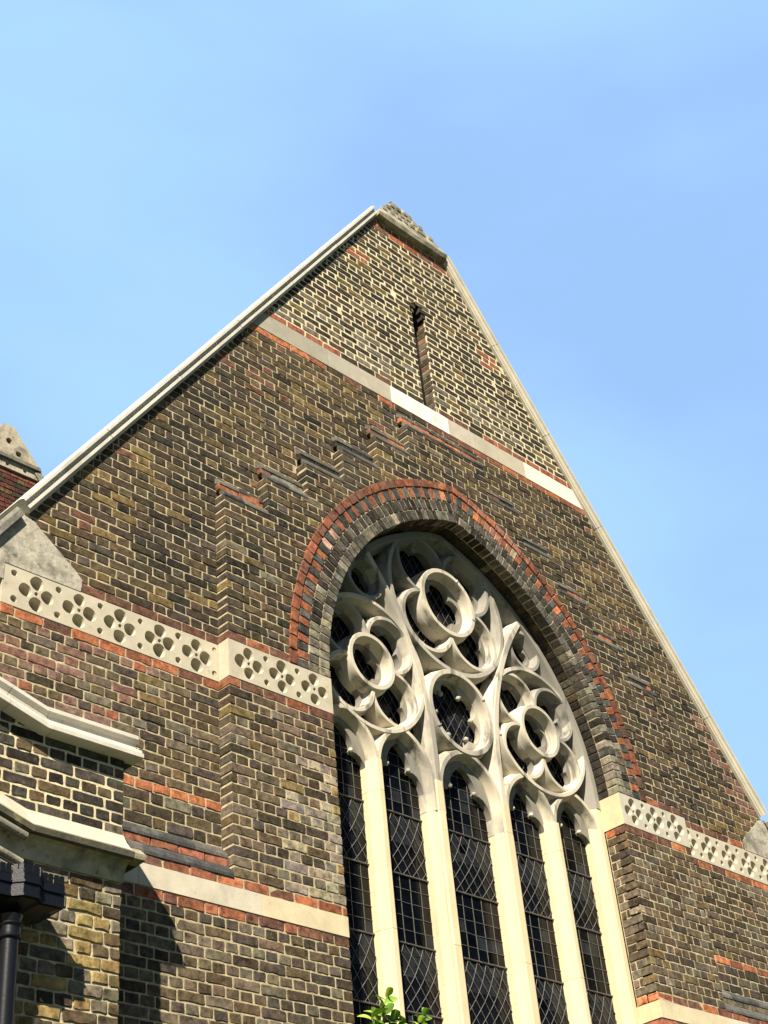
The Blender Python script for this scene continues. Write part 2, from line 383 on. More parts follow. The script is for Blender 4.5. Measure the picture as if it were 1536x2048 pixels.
# between the frieze and the gable band, the weathered part under the frieze, and the pale-pointed top
field(gw, W, -4.66, 4.66, 5.77, 9.18, 'flemish', col_wall, 0.0105, CLIPS, rej)
field(gw, W, -4.66, 4.66, 5.692, 5.77, 'stretch', col_red_dark, 0.008, CLIPS, rej, n=1)
for s in (-1, 1):
    lo, hi = (-4.66, -XB) if s < 0 else (XB, 4.66)
    field(gw, W, lo, hi, 4.42, 5.302, 'english', col_wall, 0.0105, parity=0 if s < 0 else 1)
    field(gw, W, lo, hi, 5.302, 5.378, 'stretch', lambda x, z: pick((RED, 3), (BRIGHT, 3), (DRED, 3)), 0.008, n=1)
    field(gw, W, lo, hi, 4.345, 4.42, 'stretch', lambda x, z: pick((BRIGHT, 4), (RED, 2)), 0.010, n=1, pitch=0.15 if s < 0 else 0.225)
    field(gw, W, lo, hi, 4.088, 4.345, 'flemish', lambda x, z: pick((GREY, 2), (DARK, 2), (BROWN, 2), (PURPLE, 2)), 0.011, n=3)
field(gw, W, -2.6, 2.6, 9.18, 9.257, 'stretch', lambda x, z: pick((RED, 2.5), (BRIGHT, 1.2)) if abs(x) > 1.45 or x > 0.9 else pick((RED, 1), (DRED, 2), (DARK, 2)), 0.009, CLIPS, n=1)
rs = lambda x, z, q: SLIT[0] - 0.02 < x < SLIT[1] + 0.02 and SLIT[2] < z < SLIT[3] - 0.05
def slit_span_reject(x, z, q): return rs(x, z, q)
field(gw, W, -2.4, 2.4, 9.468, 9.545, 'stretch', lambda x, z: vary((0.27, 0.095, 0.055)) if abs(x) > 1.35 or x > 0.7 else pick((DARK, 3), (DRED, 2)), 0.010, CLIPS, slit_span_reject, n=1)
# the slit splits the courses in two so that both its edges are clean
ZS = 10.745
nc = round((11.735 - 9.545) / 0.0745); chh = (11.735 - 9.545) / nc; ns = round((ZS - 9.545) / chh); ZS = 9.545 + ns * chh
field(gw, W, -2.4, SLIT[0], 9.545, ZS, 'flemish', col_upper, 0.0185, CLIPS, n=ns, jit=0.0016, bev=0.003)
field(gw, W, SLIT[1], 2.4, 9.545, ZS, 'flemish', col_upper, 0.0185, CLIPS, n=ns, jit=0.0016, bev=0.003, parity=1)
for i, hwid in enumerate((0.065, 0.03)):      # corbelled head of the slit
    field(gw, W, -2.4, -0.01 - hwid, ZS + i * chh, ZS + (i + 1) * chh, 'flemish', col_upper, 0.0185, CLIPS, n=1, parity=ns + i, jit=0.0016, bev=0.003)
    field(gw, W, -0.01 + hwid, 2.4, ZS + i * chh, ZS + (i + 1) * chh, 'flemish', col_upper, 0.0185, CLIPS, n=1, parity=ns + i + 1, jit=0.0016, bev=0.003)
field(gw, W, -2.4, 2.4, ZS + 2 * chh, 11.735, 'flemish', col_upper, 0.0185, CLIPS, n=nc - ns - 2, parity=ns, jit=0.0016, bev=0.003)
field(gw, W, -1.0, 1.0, 11.735, 11.888, 'english', lambda x, z: pick((RED, 3), (DRED, 2), ((0.28, 0.08, 0.045), 3)), 0.009, CLIPS, n=2)
wall_o = attach(gw.build('gable_wall', 'brick'), church)

# mortar beds behind the bricks
def slit_loop(): return [(SLIT[0], 9.40), (SLIT[1], 9.40), (SLIT[1], ZS), (0.055, ZS), (0.055, ZS + chh), (0.02, ZS + chh), (0.02, ZS + 2 * chh), (-0.04, ZS + 2 * chh), (-0.04, ZS + chh), (-0.075, ZS + chh), (-0.075, ZS), (SLIT[0], ZS)]
mo = MB()
left_bay = [(-XB + 0.03, -1.6)]
prev = XB - 0.03
for i in range(6):
    left_bay.append((-prev, step_z[i] - 0.03)); prev = (step_x[i + 1] - 0.03) if i < 5 else 0.5
    left_bay.append((-prev, step_z[i] - 0.03))
lb_ = left_bay[:-1]
rb_ = [(-x, z) for x, z in lb_][::-1]
outer = [(-4.655, -1.6)] + lb_ + rb_ + [(4.655, -1.6), (4.655, 5.9), (4.655, rake(4.655) + .03), (2.0, rake(2.0) - .01), (1.45, 9.36), (-1.45, 9.36), (-2.0, rake(2.0) - .01), (-4.655, rake(4.655) + .03)]
outer = [p for i, p in enumerate(outer) if i == 0 or p != outer[i - 1]]
outer2 = [(-4.655, -1.6)] + lb_ + rb_ + [(4.655, -1.6), (4.655, rake(4.655) + .03), (rake(0) - 9.36 > 0 and (0.541 + (11.888 - 9.36) / SL) + .02, 9.36), (-(0.541 + (11.888 - 9.36) / SL) - .02, 9.36), (-4.655, rake(4.655) + .03)]
plate(mo, outer2, [[(s_ * x, z) for x, z in ((2.87, 5.39), (4.62, 5.39), (4.62, 5.68), (2.87, 5.68))] for s_ in (-1, 1)], -0.0045, -0.02, W, MORT, skip_outer=True)
attach(mo.build('lower_pointing', 'mortar'), church)
mu = MB()
hx = 0.541 + (11.888 - 9.362) / SL + .02
plate(mu, [(-hx, 9.362), (hx, 9.362), (0.55, 11.9), (-0.55, 11.9)], [slit_loop()], -0.003, -0.02, W, MORT_UP, skip_outer=True)
attach(mu.build('upper_pointing', 'mortar'), church)

# slit window: brick reveals; added black slab stands in for the shaded depth
sm = MB()
for x0, sg in ((SLIT[1], -1), (SLIT[0], 1)):
    P = PS(x0, sg)
    Pm = (lambda P: (lambda a, b, d: P(-a, b, d)))(P) if sg < 0 else P
    a0, a1 = (-0.42, -0.002) if sg < 0 else (0.002, 0.42)
    field(sm, Pm, a0, a1, 9.47, ZS, 'english', lambda x, z: pick((BROWN, 2), (DARK, 1), (DRED, 1 if z > 10.4 else .3), (GREY, 2), ((0.24, .1, .07), 2.0 if z > 10.4 else .1)), 0.011, n=ns + 1)
    sm.poly([P(y, z, -0.005) for y, z in ((0.0, 9.4), (0.42, 9.4), (0.42, ZS), (0.0, ZS))], MORT_D)
for i, hw_ in enumerate((0.065, 0.03)):
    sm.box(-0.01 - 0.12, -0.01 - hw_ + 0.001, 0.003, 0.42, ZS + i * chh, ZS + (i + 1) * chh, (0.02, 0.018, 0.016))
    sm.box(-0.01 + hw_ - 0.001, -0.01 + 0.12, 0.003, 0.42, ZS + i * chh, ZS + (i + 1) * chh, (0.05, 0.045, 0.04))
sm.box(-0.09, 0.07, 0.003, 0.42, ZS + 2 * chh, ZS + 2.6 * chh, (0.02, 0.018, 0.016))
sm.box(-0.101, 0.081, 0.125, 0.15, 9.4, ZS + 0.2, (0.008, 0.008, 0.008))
sm.box(SLIT[0] + .002, SLIT[1] - .002, 0.0, 0.42, 9.38, 9.462, (0.2, 0.17, 0.12))
attach(sm.build('slit_window', 'brick'), church)

# ------------------------------------------------------------------ projecting bay
bay = MB()
def arch_reject(x, z, q):
    if z < Z0: return False
    return all(math.hypot(abs(px) + E, pz - Z0) < RHO + 0.43 for px, pz in q)
def bay_span_l(za, zb):
    h = bay_half(zb - 0.01); return (-h, h)
field(bay, B, -XB, XB, 5.768, step_z[5] + 0.0, 'flemish', col_bay, 0.0105, reject=arch_reject, span=bay_span_l, back=-0.125)
field(bay, B, -XB, -XW - 0.42, 5.692, 5.768, 'stretch', col_red_dark, 0.008, n=1, back=-0.125)
field(bay, B, XW + 0.42, XB, 5.692, 5.768, 'stretch', col_red_dark, 0.008, n=1, back=-0.125)
for s in (-1, 1):
    lo, hi = (-XB, -XW) if s < 0 else (XW, XB)
    field(bay, B, lo, hi, 5.302, 5.378, 'stretch', lambda x, z: pick((RED, 2), (BRIGHT, 1.5), (DRED, 4)), 0.008, n=1, back=-0.125)
    field(bay, B, lo, hi, 3.842, 5.302, 'english', col_bay, 0.0105, back=-0.125)
lo, hi = -4.66, 4.66
for s in (-1, 1):
    a, b = (-4.66, -XW) if s < 0 else (XW, 4.66)
    field(bay, B, a if s > 0 else a, b, 3.767, 3.842, 'stretch', lambda x, z: pick((BRIGHT, 4), (RED, 3), (DRED, 2)), 0.010, n=1, back=-0.10, front=-0.002)
    field(bay, B, a, b, 3.540, 3.617, 'flemish', lambda x, z: pick((RED, 3), (DRED, 4), ((0.13, .08, .06), 3), ((0.34, .12, .07), 2)), 0.010, n=1, back=-0.10)
    field(bay, B, a, b, 2.04, 3.540, 'english', lambda x, z: pick((GREY, 4), (BROWN, 3), (PURPLE, 3), (DARK, 2), (OCHRE, .3), ((0.112, .086, .058), 5)), 0.0115, back=-0.10)
attach(bay.build('projecting_bay', 'brick'), church)
bm_ = MB()
sil = [(-XB + .004, 3.82)]
for i in range(6): sil += [(-step_x[i] + .004, step_z[i] - .004), (-(step_x[i + 1] if i < 5 else 0) + .004, step_z[i] - .004)]
sil = sil[:-1] + [(-x, z) for x, z in sil[:-1][::-1]]
def arch_loop(rho, n=40, zlow=None):
    th = math.acos(E / rho); pts = []
    for i in range(n + 1):
        t = th * i / n; pts.append((-E + rho * math.cos(t), Z0 + rho * math.sin(t)))
    l = pts + [(-x, z) for x, z in pts[::-1][1:]]
    return l     # from right spring over the apex to left spring
bay_hole = arch_loop(RHO + 0.006)
outer_b = [(-4.655, 2.0), (-XW - .006, 2.0), (-XW - .006, Z0)] + bay_hole[::-1][1:-1] + [(XW + .006, Z0), (XW + .006, 2.0), (4.655, 2.0), (4.655, 3.82)] + sil[::-1] + [(-4.655, 3.82)]
plate(bm_, outer_b, [[(s_ * x, z) for x, z in ((1.86, 5.39), (2.79, 5.39), (2.79, 5.68), (1.86, 5.68))] for s_ in (-1, 1)], -0.0045, -0.12, B, MORT)
attach(bm_.build('bay_pointing', 'mortar'), church)

# wall below the window and the parts outside the picture
lw = MB()
lw.box(-XW - .02, XW + .02, PB + 0.012, 0.6, -1.6, 2.86, (0.1, 0.1, 0.1))
lw.box(-4.66, -XW - .02, PB + .012, 0.6, -1.6, 2.03, (0.1, 0.1, 0.1)); lw.box(XW + .02, 4.66, PB + .012, 0.6, -1.6, 2.03, (0.1, 0.1, 0.1))
lw.box(-4.66, -4.25, 0.03, 14, -1.6, 5.2, (0.1, 0.1, 0.1)); lw.box(4.25, 4.66, 0.03, 14, -1.6, 5.2, (0.1, 0.1, 0.1))
attach(lw.build('side_wall', 'far_brick'), church)
bk = MB()   # inner leaf of the gable so that it has thickness
plate(bk, [(-4.6, 5.2), (-2.5, 5.2), (-2.5, 8.9), (2.5, 8.9), (2.5, 5.2), (4.6, 5.2), (0.53, 11.95), (-0.53, 11.95)], [], -0.43, -0.55, W, (0.1, .1, .1))
bk.poly([(x, 0.55, z) for x, z in ((-4.6, 5.2), (4.6, 5.2), (0.53, 11.95), (-0.53, 11.95))], (.1, .1, .1))
attach(bk.build('inner_leaf', 'far_brick'), church)
rf = MB()
for s in (-1, 1): rf.poly([(s * 4.8, 0.5, 5.1), (s * 4.8, 14, 5.1), (0, 14, 9.4), (0, 0.5, 9.4)], (.1, .1, .1))
attach(rf.build('roof', 'roof'), church)

# weathered crow steps of the bay and the sloping offsets lower down
st = None
SL_C = [(0.06, 0.062, 0.06), (0.10, 0.097, 0.083), (0.05, 0.051, 0.05), (0.14, 0.135, 0.11)]
def offset_piece(x0, x1, z, rise, kind):
    """two sloping black courses with a brick course between, from the bay face back to the wall"""
    ym = PB * 0.5; x = x0
    while x < x1 - 1e-3:
        xe = min(x + 0.225 * (0.9 + random.random() * .2), x1)
        if x1 - xe < 0.06: xe = x1
        g = 0.003
        c = random.choice(SL_C)
        n = len(st.v)
        for (ya, za, yb, zb) in ((PB - 0.004, z - 0.01, ym - .004, z + rise * 0.30), (ym - 0.006, z + rise * 0.66, 0.0, z + rise)):
            c = random.choice(SL_C)
            pr = [(ya, za - 0.022), (ya, za), (ya + (yb - ya) * .35, za + (zb - za) * .5), (yb + .002, zb), (yb + .01, zb - .05)]
            n = len(st.v); k = len(pr)
            st.v += [(x + g, y_, z_) for y_, z_ in pr] + [(xe - g, y_, z_) for y_, z_ in pr]
            for i in range(k):
                j = (i + 1) % k; st.face((n + i, n + k + i, n + k + j, n + j), c)
            st.face(tuple(n + i for i in range(k)), c); st.face(tuple(n + k + i for i in range(k - 1, -1, -1)), c)
        x = xe
stb = None
def offset_brick(x0, x1, z, rise, colf):
    field(stb, PX(PB * 0.5), x0, x1, z + rise * 0.28, z + rise * 0.66, 'stretch', colf, 0.008, n=1, back=-0.05)
    n = len(stb.v)
rc = lambda x, z: pick((BRIGHT, 1.4), (DRED, 2), (BLACK, 4), ((0.2, 0.18, 0.15), 1.5))
for i in range(6):
    xa = step_x[i]; xb = step_x[i + 1] if i < 5 else 0
    rng = [(-xa, -xb), (xb, xa)] if i < 5 else [(-xa, xa)]
    for a, b in rng:
        st = MB(); stb = MB()
        offset_piece(a, b, step_z[i], 0.205, i)
        offset_brick(a, b, step_z[i], 0.205, (lambda x, z: vary(BRIGHT)) if i == 5 or (i == 0 and a < 0) else rc)
        attach(st.build('weathering', 'slate'), church); attach(stb.build('weathering_course', 'brick'), church)
for a, b in ((-4.66, -XB), (XB, 4.66)):
    st = MB(); stb = MB(); offset_piece(a, b, 3.865, 0.22, 9); offset_brick(a, b, 3.865, 0.22, lambda x, z: vary((0.26, .10, .06)) if x < 0 else vary((0.13, .11, .07)))
    attach(st.build('weathering', 'slate'), church); attach(stb.build('weathering_course', 'brick'), church)

# ------------------------------------------------------------------ arch rings
ar = MB()
def vouss(r0, r1, t0, t1, sgn, col, front=0.003, back=-0.24, tight=0.0):
    pts = []
    for r, t in ((r0, t0), (r1, t0), (r1, t1), (r0, t1)): pts.append((-E + r * math.cos(t), Z0 + r * math.sin(t)))
    p = [(sgn * x, z) for x, z in pts]
    hp = (sgn, 0, -0.003); p = clip(p, hp)
    if len(p) < 3: return
    if area(p) < 0: p = p[::-1]
    brick(ar, p, B, col, front, back, 0.0018, 0.005)
def ring(ra, rb, unit, colf, front, back, joint=0.010):
    th = math.acos(E / ra) + 0.02
    for sgn in (-1, 1):
        n = max(1, round(th * ra / unit)); dt = th / n; j = joint / 2 / ra
        for i in range(n):
            vouss(ra, rb, i * dt + j, (i + 1) * dt - j, sgn, colf(i, sgn, i * dt), front, back)
def c_in(i, s, t):
    low = max(0, 1 - t / 0.7)
    if random.random() < 0.8 * low + .12: return pick(((0.24, 0.215, 0.15), 3), ((0.19, 0.175, 0.13), 3), (GREY, 1))
    return pick(((0.07, 0.066, 0.055), 3), ((0.11, 0.10, 0.08), 3), (BLACK, 1))
def c_mid(i, s, t):
    low = max(0, 1 - t / 0.6)
    if random.random() < 0.7 * low: return pick(((0.2, 0.185, 0.145), 3), (GREY, 2))
    return pick(((0.05, 0.047, 0.04), 4), (BLACK, 3), ((0.09, 0.083, 0.07), 2))
def c_alt(i, s, t):
    if s > 0 and 1.0 < t < 1.2: return pick(((0.4, .34, .22), 2), (RED, 2), ((0.24, .12, .08), 1))
    if i % 2: return pick((RED, 3), (BRIGHT, .8), ((0.2, .075, .042), 3)) if not (s < 0 and 0.5 < t < .6) else (0.4, 0.25, 0.2)
    return pick(((0.045, 0.048, 0.047), 4), ((0.08, 0.08, 0.072), 2))
def c_lab(i, s, t):
    if s > 0 and t > .95: return pick(((0.26, 0.115, 0.075), 4), (RED, 2))
    return pick((RED, 1.5), ((0.17, 0.066, 0.038), 4), (DRED, 3), ((0.085, .05, .038), 1.5), (BRIGHT, .5))
ring(RHO, RHO + 0.106, 0.0765, c_in, 0.003, -0.108)
ring(RHO + 0.112, RHO + 0.218, 0.0775, c_mid, 0.003, -0.10)
ring(RHO + 0.226, RHO + 0.336, 0.078, c_alt, 0.004, -0.10)
ring(RHO + 0.344, RHO + 0.424, 0.128, c_lab, 0.012, -0.10)
# second half of the soffit, behind; underside shade put into the blacker bricks
for sgn in (-1, 1):
    th = math.acos(E / RHO) + 0.02; n = round(th * RHO / 0.0765); dt = th / n
    for i in range(n):
        p0 = [(-E + r * math.cos(t), Z0 + r * math.sin(t)) for r, t in ((RHO + .001, i * dt + .002), (RHO + .10, i * dt + .002), (RHO + .10, (i + 1) * dt - .002), (RHO + .001, (i + 1) * dt - .002))]
        p = clip([(sgn * x, z) for x, z in p0], (sgn, 0, -.003))
        if len(p) > 2: brick(ar, p if area(p) > 0 else p[::-1], B, pick((DARK, 2), (BROWN, .6), (BLACK, 4), (DRED, .3), (GREY, .6)), -0.118, -0.235, 0.001, 0.003)
attach(ar.build('window_arch', 'brick'), church)
am = MB()
ia = arch_loop(RHO + 0.007); oa = arch_loop(RHO + 0.425)
b0 = len(am.v); k = len(ia)
am.v += [B(x, z, -0.004) for x, z in ia] + [B(x, z, -0.004) for x, z in oa] + [B(x, z, -0.235) for x, z in ia]
for i in range(k - 1):
    am.face((b0 + i, b0 + k + i, b0 + k + i + 1, b0 + i + 1), (0.46, 0.40, 0.26)); am.face((b0 + i, b0 + i + 1, b0 + 2 * k + i + 1, b0 + 2 * k + i), (0.07, 0.06, 0.045))  # soffit mortar darkened with the shade of the underside
attach(am.build('arch_pointing', 'mortar'), church)
# jamb reveals
for s in (-1, 1):
    jr = MB(); jm = MB()
    P = PS(s * XW, -s)
    Pm = (lambda P: (lambda a, b, d: P(-a, b, d)))(P) if s > 0 else P
    a0, a1 = (-0.10, 0.119) if s > 0 else (-0.119, 0.10)
    cj = lambda x, z: pick((GREY, 3), (BROWN, 3), (DARK, 2.5), ((0.12, .10, .075), 3), (OCHRE, .5))
    field(jr, Pm, a0, a1, 3.842, 5.302, 'english', cj, 0.0105)
    attach(jr.build('jamb_reveal', 'brick'), church); jr = MB()
    field(jr, Pm, a0, a1, 2.04, 3.54, 'english', cj, 0.0105)
    for z0, z1, cc in ((5.302, 5.378, (0.33, .11, .05)), (3.767, 3.842, (0.42, .15, .07)), (3.54, 3.617, (0.2, .08, .05))):
        attach(jr.build('jamb_reveal', 'brick'), church); jr = MB()
        field(jr, Pm, a0, a1, z0, z1, 'stretch', lambda x, z: vary(cc), 0.009, n=1)
    jm.poly([P(y, z, -0.006) for y, z in ((PB + .012, 2.0), (0.11, 2.0), (0.11, Z0), (PB + .012, Z0))], MORT)
    attach(jr.build('jamb_reveal', 'brick'), church); attach(jm.build('jamb_pointing', 'mortar'), church)

# ------------------------------------------------------------------ carved stone friezes, string course, band
STONE = (0.50, 0.455, 0.35); STONE_W = (0.70, 0.66, 0.57); CREAM = (0.60, 0.51, 0.32)
def circ(cx, cz, r, n=18, sx=1.0, wob=0.05):
    ph = random.random() * 6.28; return [(cx + r * sx * math.cos(2 * math.pi * i / n) * (1 + wob * math.sin(3 * 2 * math.pi * i / n + ph)), cz + r * math.sin(2 * math.pi * i / n) * (1 + wob * math.sin(2 * 2 * math.pi * i / n + ph))) for i in range(n)]
def frieze(name, P, x0, x1, flowers, smalls, front, col):
    mb = MB(); holes = []
    zc = 5.537
    for fx in flowers:
        for dx, dz in ((0, .084), (0, -.084), (.084, 0), (-.084, 0)):
            holes.append(circ(fx + dx + random.gauss(0, .002), zc + dz + random.gauss(0, .002), 0.052 + random.gauss(0, .002)))
        holes.append(circ(fx, zc, 0.016, 8))
    for sx in smalls:
        for dz in (.101, -.101): holes.append(circ(sx + random.gauss(0, .003), zc + dz, 0.026 + random.gauss(0, .0015), 12))
    holes = [h_ for h_ in holes if all(x0 + .008 < p[0] < x1 - .008 for p in h_)]
    big = [h_ for h_ in holes]
    plate(mb, [(x0, 5.380), (x1, 5.380), (x1, 5.690), (x0, 5.690)], big, front, front - 0.080, P, col, floor=True, skip_outer=True, taper=0.78, fcol=(0.30, 0.275, 0.215))  # hole floors darkened, recess shade put into their colour
    k = len(mb.v); lp = [(x0, 5.380), (x1, 5.380), (x1, 5.690), (x0, 5.690)]
    for i in range(4):
        a, b = lp[i], lp[(i + 1) % 4]; mb.poly([P(a[0], a[1], front), P(a[0], a[1], front - .115), P(b[0], b[1], front - .115), P(b[0], b[1], front)], col)
    o = mb.build(name, 'stone', weld=True); attach(o, church); return o
fw_ = [3.036, 3.370, 3.713, 4.055, 4.398]; fb_ = [1.990, 2.316, 2.642]
sm_w = [2.87, 3.203, 3.541, 3.884, 4.226, 4.57]; sm_b = [2.153, 2.479]
for s in (-1, 1):
    frieze('frieze', W, *sorted((s * 4.66, s * (XB - .01))), [s * f for f in fw_], [s * f for f in sm_w], 0.002, STONE)
    frieze('frieze', B, *sorted((s * XB, s * XW)), [s * f for f in fb_], [s * f for f in sm_b], 0.002, STONE if s < 0 else (0.50, .47, .38))
    rt = MB()       # stone return in the window jamb
    x = s * XW
    rt.box(min(x, x - s * .004), max(x, x - s * .004), PB - .0015, 0.13, 5.3805, 5.6895, CREAM)
    attach(rt.build('frieze_return', 'stone'), church); rt = MB()
    rt.box(min(x, x - s * .004), max(x, x - s * .004), PB - .0015, 0.13, 3.62, 3.765, CREAM)
    attach(rt.build('string_course_return', 'stone'), church)
for a, b in ((-4.66, -XW), (XW, 4.66)):
    x = a; sc_ = MB()
    while x < b - .01:
        xe = min(x + 0.75 + random.random() * .3, b)
        if b - xe < .3: xe = b
        c = mixc((0.58, 0.53, 0.42), CREAM, min(1, max(0, 1.2 - (abs(x + xe) / 2 - XW))))
        sc_.prism([(x + .0015, 3.618), (xe - .0015, 3.618), (xe - .0015, 3.766), (x + .0015, 3.766)], 0.006, -0.11, B, tone(c, .05)); x = xe
    attach(sc_.build('string_course', 'stone'), church)
gb = MB(); cuts = [-1.80, -1.36, -1.13, -0.52, -0.10, 0.30, 0.62, 1.02, 1.39, 1.62, 2.4]; x = -2.4
cols = [(0.36, 0.34, 0.27), (0.36, 0.34, 0.27), (0.42, 0.39, 0.31), (0.44, 0.40, 0.32), (0.82, 0.78, 0.70), (0.83, 0.79, 0.71), (0.50, 0.45, 0.36), (0.46, 0.42, 0.33), (0.50, 0.45, 0.35), (0.78, 0.73, 0.62), (0.78, 0.73, 0.62)]
cuts = [-1.62, -1.42, -1.12, -0.585, -0.155, 0.235, 0.60, 1.0, 1.405, 1.62, 2.4]
for xe, c in zip(cuts, cols):
    q = [(x + .0015, 9.258), (xe - .0015, 9.258), (xe - .0015, 9.466), (x + .0015, 9.466)]
    for hp in CLIPS: q = clip(q, hp)
    if len(q) > 2: gb.prism(q, 0.003, -0.1, W, tone(c, .03))
    x = xe
attach(gb.build('gable_band', 'stone'), church)

# ------------------------------------------------------------------ coping, kneelers, saddle stone
COP = (0.60, 0.57, 0.49)
cprof = [(0.0, 0.0), (0.004, 0.030), (0.018, 0.036), (0.018, 0.042), (0.024, 0.050), (0.046, 0.050), (0.050, 0.040), (0.060, 0.036), (0.074, 0.044), (0.080, 0.058), (0.082, 0.066), (0.104, 0.066), (0.118, 0.030), (0.128, -0.50), (0.0, -0.50)]
for s in (-1, 1):
    mb = MB(); pts = []
    xa, xb = -4.50, -0.50
    n = 6
    segs = [xa + (xb - xa) * i / n for i in range(n + 1)]
    for i in range(n):
        p0, p1 = (segs[i] + .0018, rake(segs[i] + .0018)), (segs[i + 1] - .0018, rake(segs[i + 1] - .0018))
        jd = random.gauss(0, 0.0012)
        pf = [(u + jd * (u > 0), d) for u, d in cprof]
        if s < 0: sweep(mb, [p0, p1], pf, W, tone(COP, .03))
        else: sweep(mb, [(-p0[0], p0[1]), (-p1[0], p1[1])], [(-u, d) for u, d in pf], W, tone((0.56, .52, .41), .03))
    attach(mb.build('coping', 'stone'), church)
    kn = MB()
    kl = [(-4.655, 5.692), (-4.05, 5.692), (-4.04, 5.786), (-4.10, 5.845), (-4.46, 6.118), (-4.565, 6.142), (-4.66, 6.02), (-4.93, 5.62), (-4.93, 5.56), (-4.655, 5.56)]
    kl = [(s * -x, z) for x, z in kl]
    if s > 0: kl = kl[::-1]
    plate(kn, kl, [], 0.006, -0.4, W, (0.46, .43, .35))
    # moulded edge of the kneeler carrying the coping line down
    ep = [(-4.93, 5.60), (-4.57, 6.12)] if s < 0 else [(4.93, 5.60), (4.57, 6.12)]
    pf = [(-0.02, 0.02), (-.015, 0.045), (0.03, 0.05), (0.055, 0.04), (0.06, -.4)]
    sweep(kn, ep, pf if s < 0 else [(-u, d) for u, d in pf], W, (0.33, .32, .27))
    attach(kn.build('kneeler', 'sooty'), church)
ss = MB()
def saddle():
    c = (0.40, 0.37, 0.28)
    # front face leans back from the projecting foot to the ridge
    rows = [(11.892, -0.02, 0.545), (11.905, -0.075, 0.535), (11.955, -0.090, 0.525), (12.02, -0.06, 0.50), (12.22, 0.0, 0.36), (12.40, 0.055, 0.22), (12.54, 0.10, 0.12), (12.62, 0.14, 0.06)]
    n = len(ss.v); m_ = 9
    for z, y, hw in rows:
        for i in range(m_):
            t = i / (m_ - 1) * 2 - 1; ss.v.append((hw * t + random.gauss(0, .004), y + random.gauss(0, .004), z + random.gauss(0, .004)))
    for r in range(len(rows) - 1):
        for i in range(m_ - 1): a = n + r * m_ + i; ss.face((a, a + 1, a + m_ + 1, a + m_), c)
    for sgn in (0, m_ - 1):
        for r in range(len(rows) - 1):
            a = ss.v[n + r * m_ + sgn]; b = ss.v[n + (r + 1) * m_ + sgn]
            ss.poly([a, b, (b[0], 0.5, b[2]), (a[0], 0.5, a[2])], c)
    a = ss.v[n + 7 * m_]; b = ss.v[n + 8 * m_ - 1]; ss.poly([a, b, (b[0], .5, b[2]), (a[0], .5, a[2])], c)
    ss.poly([(-.545, -.02, 11.892), (.545, -.02, 11.892), (.545, .5, 11.892), (-.545, .5, 11.892)], c)
saddle()
sk = ss      # rows of worn scallops on the saddle stone
for (z, y, hw, k) in ((12.13, -0.03, 0.40, 8), (12.27, 0.012, 0.30, 6), (12.40, 0.052, 0.2, 4)):
    for i in range(k):
        x = -hw + 2 * hw * (i + .5) / k + random.gauss(0, .01)
        sk.prism([(x - .032, z - .02), (x + .032, z - .02), (x + .036, z + .012), (x + .02, z + .03), (x - .02, z + .03), (x - .036, z + .012)], -y + 0.012 + random.random() * .006, -y - .03, W, (0.30, .28, .22))
attach(ss.build('saddle_stone', 'sooty'), church)

# ------------------------------------------------------------------ the traceried window
TR = (0.56, 0.51, 0.41)
win = MB()
cnt = [0]
def member(path, wf, wb, y0, closed=False, y1=0.19, yb=0.285, col=TR, mb=None):
    col = tone(col, .05)
    cnt[0] += 1; y0 = y0 + (cnt[0] % 12) * 0.0011; y1 += (cnt[0] % 7) * .0009
    e = wb - wf
    half = [(wf, y0), (wf + .004, y0 + .006), (wf + e * .32, y0 + (y1 - y0) * .42), (wf + e * .66, y0 + (y1 - y0) * .80), (wb - .003, y1), (wb, y1 + .006), (wb, yb)]
    prof = [(-u, -y) for u, y in half[::-1]] + [(u, -y) for u, y in half]
    sweep(mb or win, path, prof, PX(0.0), col, closed, caps=True)
def circle(cx, cz, r, n=56): return [(cx + r * math.cos(2 * math.pi * i / n), cz + r * math.sin(2 * math.pi * i / n)) for i in range(n)]
def arc_outside(cx, cz, r, kx, kz, kr, n=90):
    pts = [p for p in circle(cx, cz, r, n)]
    keep = [math.hypot(p[0] - kx, p[1] - kz) > kr for p in pts]
    i0 = next(i for i in range(n) if keep[i] and not keep[i - 1])
    return [pts[(i0 + i) % n] for i in range(n) if keep[(i0 + i) % n]]
def lancet(cx, hw, zs, rise, zlow, n=16):
    """pointed arch path from the left foot over the apex to the right foot"""
    rho = (hw * hw + rise * rise) / (2 * hw); th = math.asin(rise / rho)
    rt = [(cx + hw - rho + rho * math.cos(th * i / n), zs + rho * math.sin(th * i / n)) for i in range(n + 1)]
    lt = [(2 * cx - x, z) for x, z in rt]
    return [(cx - hw, zlow)] + lt + rt[::-1][1:] + [(cx + hw, zlow)]
SILL = 2.86
# outer frame along the jambs and the arch
fr = arch_loop(RHO - 0.045, 48)
member([(XW - .045, 5.6)] + fr + [(-XW + .045, 5.6)], 0.028, 0.075, 0.098, col=(0.27, 0.255, 0.22))  # frame and upper members darkened: soot and arch shade put into the stone colour

# main and lesser mullions are parts of their own
lights = [(-1.437, 0.337), (-0.776, 0.318), (0, 0.372), (0.776, 0.318), (1.437, 0.337)]
for cx, hw in lights:
    member(lancet(cx, hw, 5.255, 0.425, 5.02), 0.018, 0.052, 0.118, col=(0.57, 0.51, 0.39))
